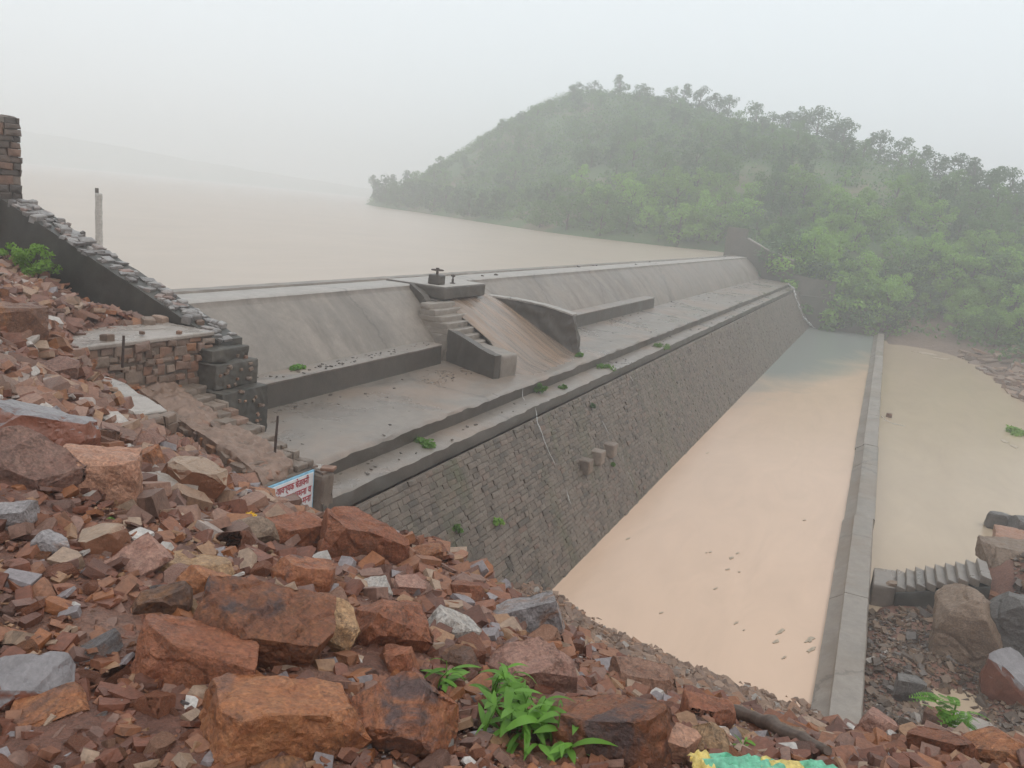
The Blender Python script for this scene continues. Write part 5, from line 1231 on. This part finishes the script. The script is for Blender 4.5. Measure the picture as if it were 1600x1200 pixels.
# ------------------------------------------------------------------ plants close by
def leaf_blade(name, L, wd, droop, mat, fold=.25, n=7):
    V, Fc = [], []
    for i in range(n):
        t = i/(n-1); hw = wd*math.sin(math.pi*min(1, .08+t*.95))**.75*(1-.15*t)
        if i == n-1: hw = .0006
        x = L*t*(1-.12*t*droop); z = L*(.35*t-droop*t*t*.75)
        V += [(x, -hw, z+fold*hw), (x, 0, z), (x, hw, z+fold*hw)]
    for i in range(n-1):
        for j in range(2): Fc.append((i*3+j, (i+1)*3+j, (i+1)*3+j+1, i*3+j+1))
    return mesh(name, V, Fc, mat, 180)
GL = [leaf_blade('leaf', 1, w_, d, GRASS) for d, w_ in ((.35, .10), (.6, .12), (.9, .09), (1.15, .13), (.75, .07))]
def grass_plant(P, nst, lab, hgt, group=None, spread=.12, nleaf=6, ls=.15):
    t = thing('grass_clump', P, lab, 'grass', group); r = random.Random(int(abs(P[0]*1e3)+nst))
    bm = bmesh.new()
    for s in range(nst):
        a = r.uniform(0, 6.28); q = r.uniform(0, spread); bx, by = q*math.cos(a), q*math.sin(a)
        la = r.uniform(0, 6.28); ln = r.uniform(.1, .6)*hgt; h = hgt*r.uniform(.5, 1.0)
        pts = [(bx, by, -.03), (bx+ln*.3*math.cos(la), by+ln*.3*math.sin(la), h*.5), (bx+ln*math.cos(la), by+ln*math.sin(la), h)]
        tube(bm, pts, [.004, .003, .0015], 5)
        for k in range(nleaf):
            f_ = (k+.6)/nleaf; i = 0 if f_ < .5 else 1; g = f_*2-i
            p = [pts[i][j]*(1-g)+pts[i+1][j]*g for j in range(3)]
            c = bpy.data.objects.new('leaf', r.choice(GL)); COL.objects.link(c); c.parent = t
            c.location = p; L = ls*r.uniform(.65, 1.2); c.scale = (L, L*r.uniform(.8, 1.3), L)
            c.rotation_euler = (r.uniform(-.4, .4), r.uniform(-.5, .25), la+r.choice((-1, 1))*r.uniform(.3, 1.6))
    c = mk('stem', bm_mesh(bm, 'stem', GRASS, 60), None, t, (0, 0, 0)); return t
def on_ground(px, py): return march(ground_h, [px], [py], 1.2, 30, 900)[0]
grass_plant(on_ground(800, 1150), 14, 'fresh green broad-bladed grass clump among the foreground rocks', .16, None, .14, 6, .135)
grass_plant(on_ground(770, 1100), 5, 'upper part of the green grass growing behind the foreground clump', .14, None, .12, 5, .13)
grass_plant(on_ground(690, 1075), 3, 'thin green grass tuft below the white-grey stone', .13, None, .06, 5, .12)
grass_plant(on_ground(865, 1165), 9, 'leafy green grass at the foot of the triangular boulder', .15, None, .09, 5, .14)
grass_plant(on_ground(1160, 1172), 2, 'tiny green sprout beside the dark log', .06, None, .03, 4, .05)
grass_plant(on_ground(182, 815), 1, 'tiny green seedling on the gravel near the cube-shaped stone', .05, None, .02, 5, .05)
# shrub against the wing wall
def shrub(name, P, R, Hh, n, size, mat, lab, cat, seed, group=None):
    rg = np.random.default_rng(seed); t = thing(name, P, lab, cat, group)
    a = rg.uniform(0, 6.28, n); q = np.sqrt(rg.random(n))*R; z = rg.uniform(.2, 1, n)*Hh*(1-.4*(q/R)**2)
    cen = np.c_[q*np.cos(a), q*np.sin(a), z]
    V, Fq = leaf_cards(rg, cen, np.full(n, R*.33), 42, size, .8)
    mk('foliage', fastmesh('foliage', V, Fq, mat), None, t, (0, 0, 0))
    bm = bmesh.new()
    for c in cen[::2]: tube(bm, [(0, 0, -.05), (c[0]*.4, c[1]*.4, c[2]*.6), tuple(c)], [R*.025, R*.016, R*.006], 5)
    mk('stem', bm_mesh(bm, 'stem', BARK, 60), None, t, (0, 0, 0)); return t
P = atx(58, 428, 8.75); shrub('shrub', (P[0], P[1], P[2]-.1), .33, .58, 20, .034, LEAF_B, 'bright green leafy shrub growing against the dark wing wall', 'shrub', 3)
P = atx(10, 395, 8.75); shrub('shrub', (P[0], P[1], P[2]-.1), .22, .26, 9, .03, LEAF_B, 'low green shrub at the left edge beside the wing wall', 'shrub', 4)
for k, (px, py, R, Hh, mt, lab, fn) in enumerate(((465, 574, .22, .2, GRASS, 'light green weed growing on the bench at the spillway foot', lambda px, py: atz(px, py, -3.32)),
    (904, 553, .16, .22, GRASS, 'small bright weed at the end of the right chute wall', lambda px, py: atz(px, py, -3.85)),
    (842, 606, .24, .28, LEAF_M, 'olive weed on the ledge step below the chute', lambda px, py: atz(px, py, -4.1)),
    (660, 690, .34, .14, LEAF_M, 'low dull weeds along the near lower ledge', lambda px, py: atz(px, py, -4.16)),
    (880, 602, .14, .16, LEAF_M, 'little weed tuft on the lower ledge right of the chute', lambda px, py: atz(px, py, -4.16)),
    (945, 572, .4, .16, LEAF_M, 'flat green weeds on the lower ledge beyond the chute', lambda px, py: atz(px, py, -4.16)),
    (776, 815, .16, .24, LEAF_B, 'yellow-green weed rooted in the dam face above the rubble', lambda px, py: on_face(px, py, .05)),
    (712, 826, .16, .2, LEAF_M, 'green weed at the foot of the dam face beside the rubble', lambda px, py: on_face(px, py, .05)),
    (924, 631, .12, .16, LEAF_D, 'dark weed rooted in the dam face above the brackets', lambda px, py: on_face(px, py, .05)),
    (958, 724, .12, .18, LEAF_M, 'green weed beside the stone brackets on the dam face', lambda px, py: on_face(px, py, .05)),
    (1035, 538, .4, .16, LEAF_M, 'faint green weeds far along the lower ledge', lambda px, py: atz(px, py, -4.16)),
    (1588, 674, .8, .3, LEAF_B, 'green grass islet in the murky pool at the right edge', lambda px, py: atz(px, py, -7.5)))):
    P = fn(px, py+4); shrub('weed', (P[0], P[1], P[2]-.02), R*.72, Hh*.6, 9, .035 if R < .5 else .09, mt, lab, 'weed', 20+k)
# sapling with feathery leaves by the gully
P = on_ground(1490, 1150); P = atz(1492, 1108, -3.1)
sap = thing('sapling', (P[0], P[1], gh(P[0], P[1])), 'bright green feathery sapling at the right above the pale slab', 'sapling')
top = Vector((P[0], P[1], P[2]+.05))-sap.location
def frond_mesh(L, n=9):
    V, Fc = [], []
    for k in range(n):
        t = (k+1)/n; x = L*t; z = L*(.25*t-.55*t*t)
        for s in (-1, 1):
            l = L*.26*math.sin(math.pi*(.25+.65*t)); b0 = len(V); w_ = l*.24
            for i, (dx_, hw) in enumerate(((0, .25), (.35, 1), (.75, .8), (1, .05))):
                V += [(x+l*dx_*.35-w_*hw, s*l*dx_, z-.1*l*dx_), (x+l*dx_*.35+w_*hw, s*l*dx_, z-.1*l*dx_)]
            for i in range(3): Fc.append((b0+2*i, b0+2*i+1, b0+2*i+3, b0+2*i+2))
    return mesh('frond', V, Fc, GRASS, 180)
FM = [frond_mesh(1), frond_mesh(1, 11)]
bm = bmesh.new(); tube(bm, [(0, 0, -.1), tuple(top*.5), tuple(top)], [.012, .009, .006], 6); mk('stem', bm_mesh(bm, 'stem', GRASS, 60), None, sap, (0, 0, 0))
r7 = random.Random(5)
for k in range(26):
    c = bpy.data.objects.new('frond', FM[k % 2]); COL.objects.link(c); c.parent = sap
    c.location = top+Vector((r7.uniform(-.05, .05), r7.uniform(-.12, .12), r7.uniform(-.14, .03))); s = r7.uniform(.1, .19); c.scale = (s, s, s)
    c.rotation_euler = (r7.uniform(-.3, .3), r7.uniform(-.35, .3), k*2.4)
# ------------------------------------------------------------------ odds and ends in the rubble
A0, A1 = on_ground(1140, 1122), on_ground(1290, 1192)
bm = bmesh.new(); a = Vector(A0)+Vector((0, 0, .06)); bb = Vector(A1)+Vector((0, 0, .05))
pts = [a.lerp(bb, i/10)+Vector((nz(i*.7)*.02, nz(i*.7, 5)*.02, nz(i*.5, 9)*.02)) for i in range(11)]
ends = tube(bm, pts, [.03+.008*nz(i*.9, 2)-(.012 if i in (0, 10) else 0) for i in range(11)], 9); bm.faces.new(ends); refine(bm, .05); roughen(bm, .006, 4)
o = mk('log', bm_mesh(bm, 'log', WOOD, 60)); tag(o, 'dark wet log lying in the rubble at the bottom right', 'log')
YEL = plain('yellow_plastic', (.70, .42, .03), .3, var=.1); GRN = plain('green_sack', (.16, .46, .30), .5, var=.3, sc_=60); YLS = plain('yellow_sack', (.66, .50, .16), .5, var=.3, sc_=60)
def crumple(name, P, sx, sy, h, mat, seed, parent=None, lab=None, cat=None):
    n_ = 18; V = []
    for i in range(n_):
        for j in range(n_):
            u_, v_ = i/(n_-1)*2-1, j/(n_-1)*2-1; e = 1+.25*nz(u_*3, v_*3, seed)
            V.append((u_*sx*e, v_*sy*e, h*(1-.6*(u_*u_+v_*v_))*.5+h*.7*nz(u_*2.2+seed, v_*2.2)+h*.12*nz(u_*5, v_*5, seed)))
    Fc = [(i*n_+j, (i+1)*n_+j, (i+1)*n_+j+1, i*n_+j+1) for i in range(n_-1) for j in range(n_-1)]
    me = mesh(name, V, Fc, mat, 40)
    o = mk(name, me, None, parent, Vector(P) if parent is None else Vector(P)-parent.location)
    if lab: tag(o, lab, cat)
    return o
P = on_ground(392, 826); o = crumple('plastic_wrapper', Vector(P)+Vector((0, 0, .06)), .05, .035, .05, YEL, 3, None, 'crumpled yellow plastic wrapper between rocks below the sign', 'wrapper'); o.rotation_euler = (.5, -.5, .8)
P = on_ground(1172, 1128); o = crumple('plastic_wrapper', Vector(P)+Vector((0, 0, .05)), .025, .02, .03, YEL, 5, None, 'tiny yellow plastic scrap beside the dark log', 'wrapper')
P = on_ground(1212, 1226); sk = thing('torn_sack', P, 'torn green and yellow woven sack at the bottom edge', 'sack')
sd = Vector((-AY[0], -AY[1], 0)); rtv = Vector((rt[0], rt[1], 0)).normalized()
for k, (off, mt, sx) in enumerate(((-.15, GRN, .10), (.03, YLS, .09), (.13, GRN, .07), (-.05, GRN, .08), (-.24, YLS, .04))):
    q = Vector(P)+rtv*off+Vector((0, 0, .05)); c = crumple('sack_cloth', q, sx, .045, .035, mt, 11+k*3, sk); c.rotation_euler = (0, 0, math.atan2(rtv.y, rtv.x))
# ------------------------------------------------------------------ where several alike stand together, count them from the left
same = {}
bpy.context.view_layer.update()
for o in bpy.data.objects:
    if o.parent is None and o.get('category') in ('tree', 'bush', 'stone', 'debris') and o.get('label'): same.setdefault(o['label'], []).append(o)
NTH = ('first', 'second', 'third', 'fourth', 'fifth', 'sixth', 'seventh', 'eighth', 'ninth', 'tenth', 'eleventh', 'twelfth', 'thirteenth', 'fourteenth', 'fifteenth', 'sixteenth', 'seventeenth', 'eighteenth', 'nineteenth', 'twentieth')
for lb, os_ in same.items():
    if 1 < len(os_) <= len(NTH):
        for nth, o in zip(NTH, sorted(os_, key=lambda o: proj(o.location)[0])): o['label'] = lb+', '+nth+' from left'
# ------------------------------------------------------------------ rain haze
m = bpy.data.materials.new('rain_haze'); m.use_nodes = True; n = m.node_tree; n.nodes.clear()
o_ = n.nodes.new('ShaderNodeOutputMaterial'); pv = n.nodes.new('ShaderNodeVolumePrincipled')
pv.inputs['Color'].default_value = (.985, .995, 1.0, 1); pv.inputs['Density'].default_value = 0.0047; pv.inputs['Anisotropy'].default_value = 0.2
n.links.new(pv.outputs[0], o_.inputs['Volume'])
bm = bmesh.new(); bmesh.ops.create_cube(bm, size=1)
for v in bm.verts: v.co = (v.co.x*1900, v.co.y*1900, -12.5 if v.co.z < 0 else 42)
hz = mk('haze', bm_mesh(bm, 'haze', m)); tag(hz, 'pale rain haze filling the valley air', kind='stuff')
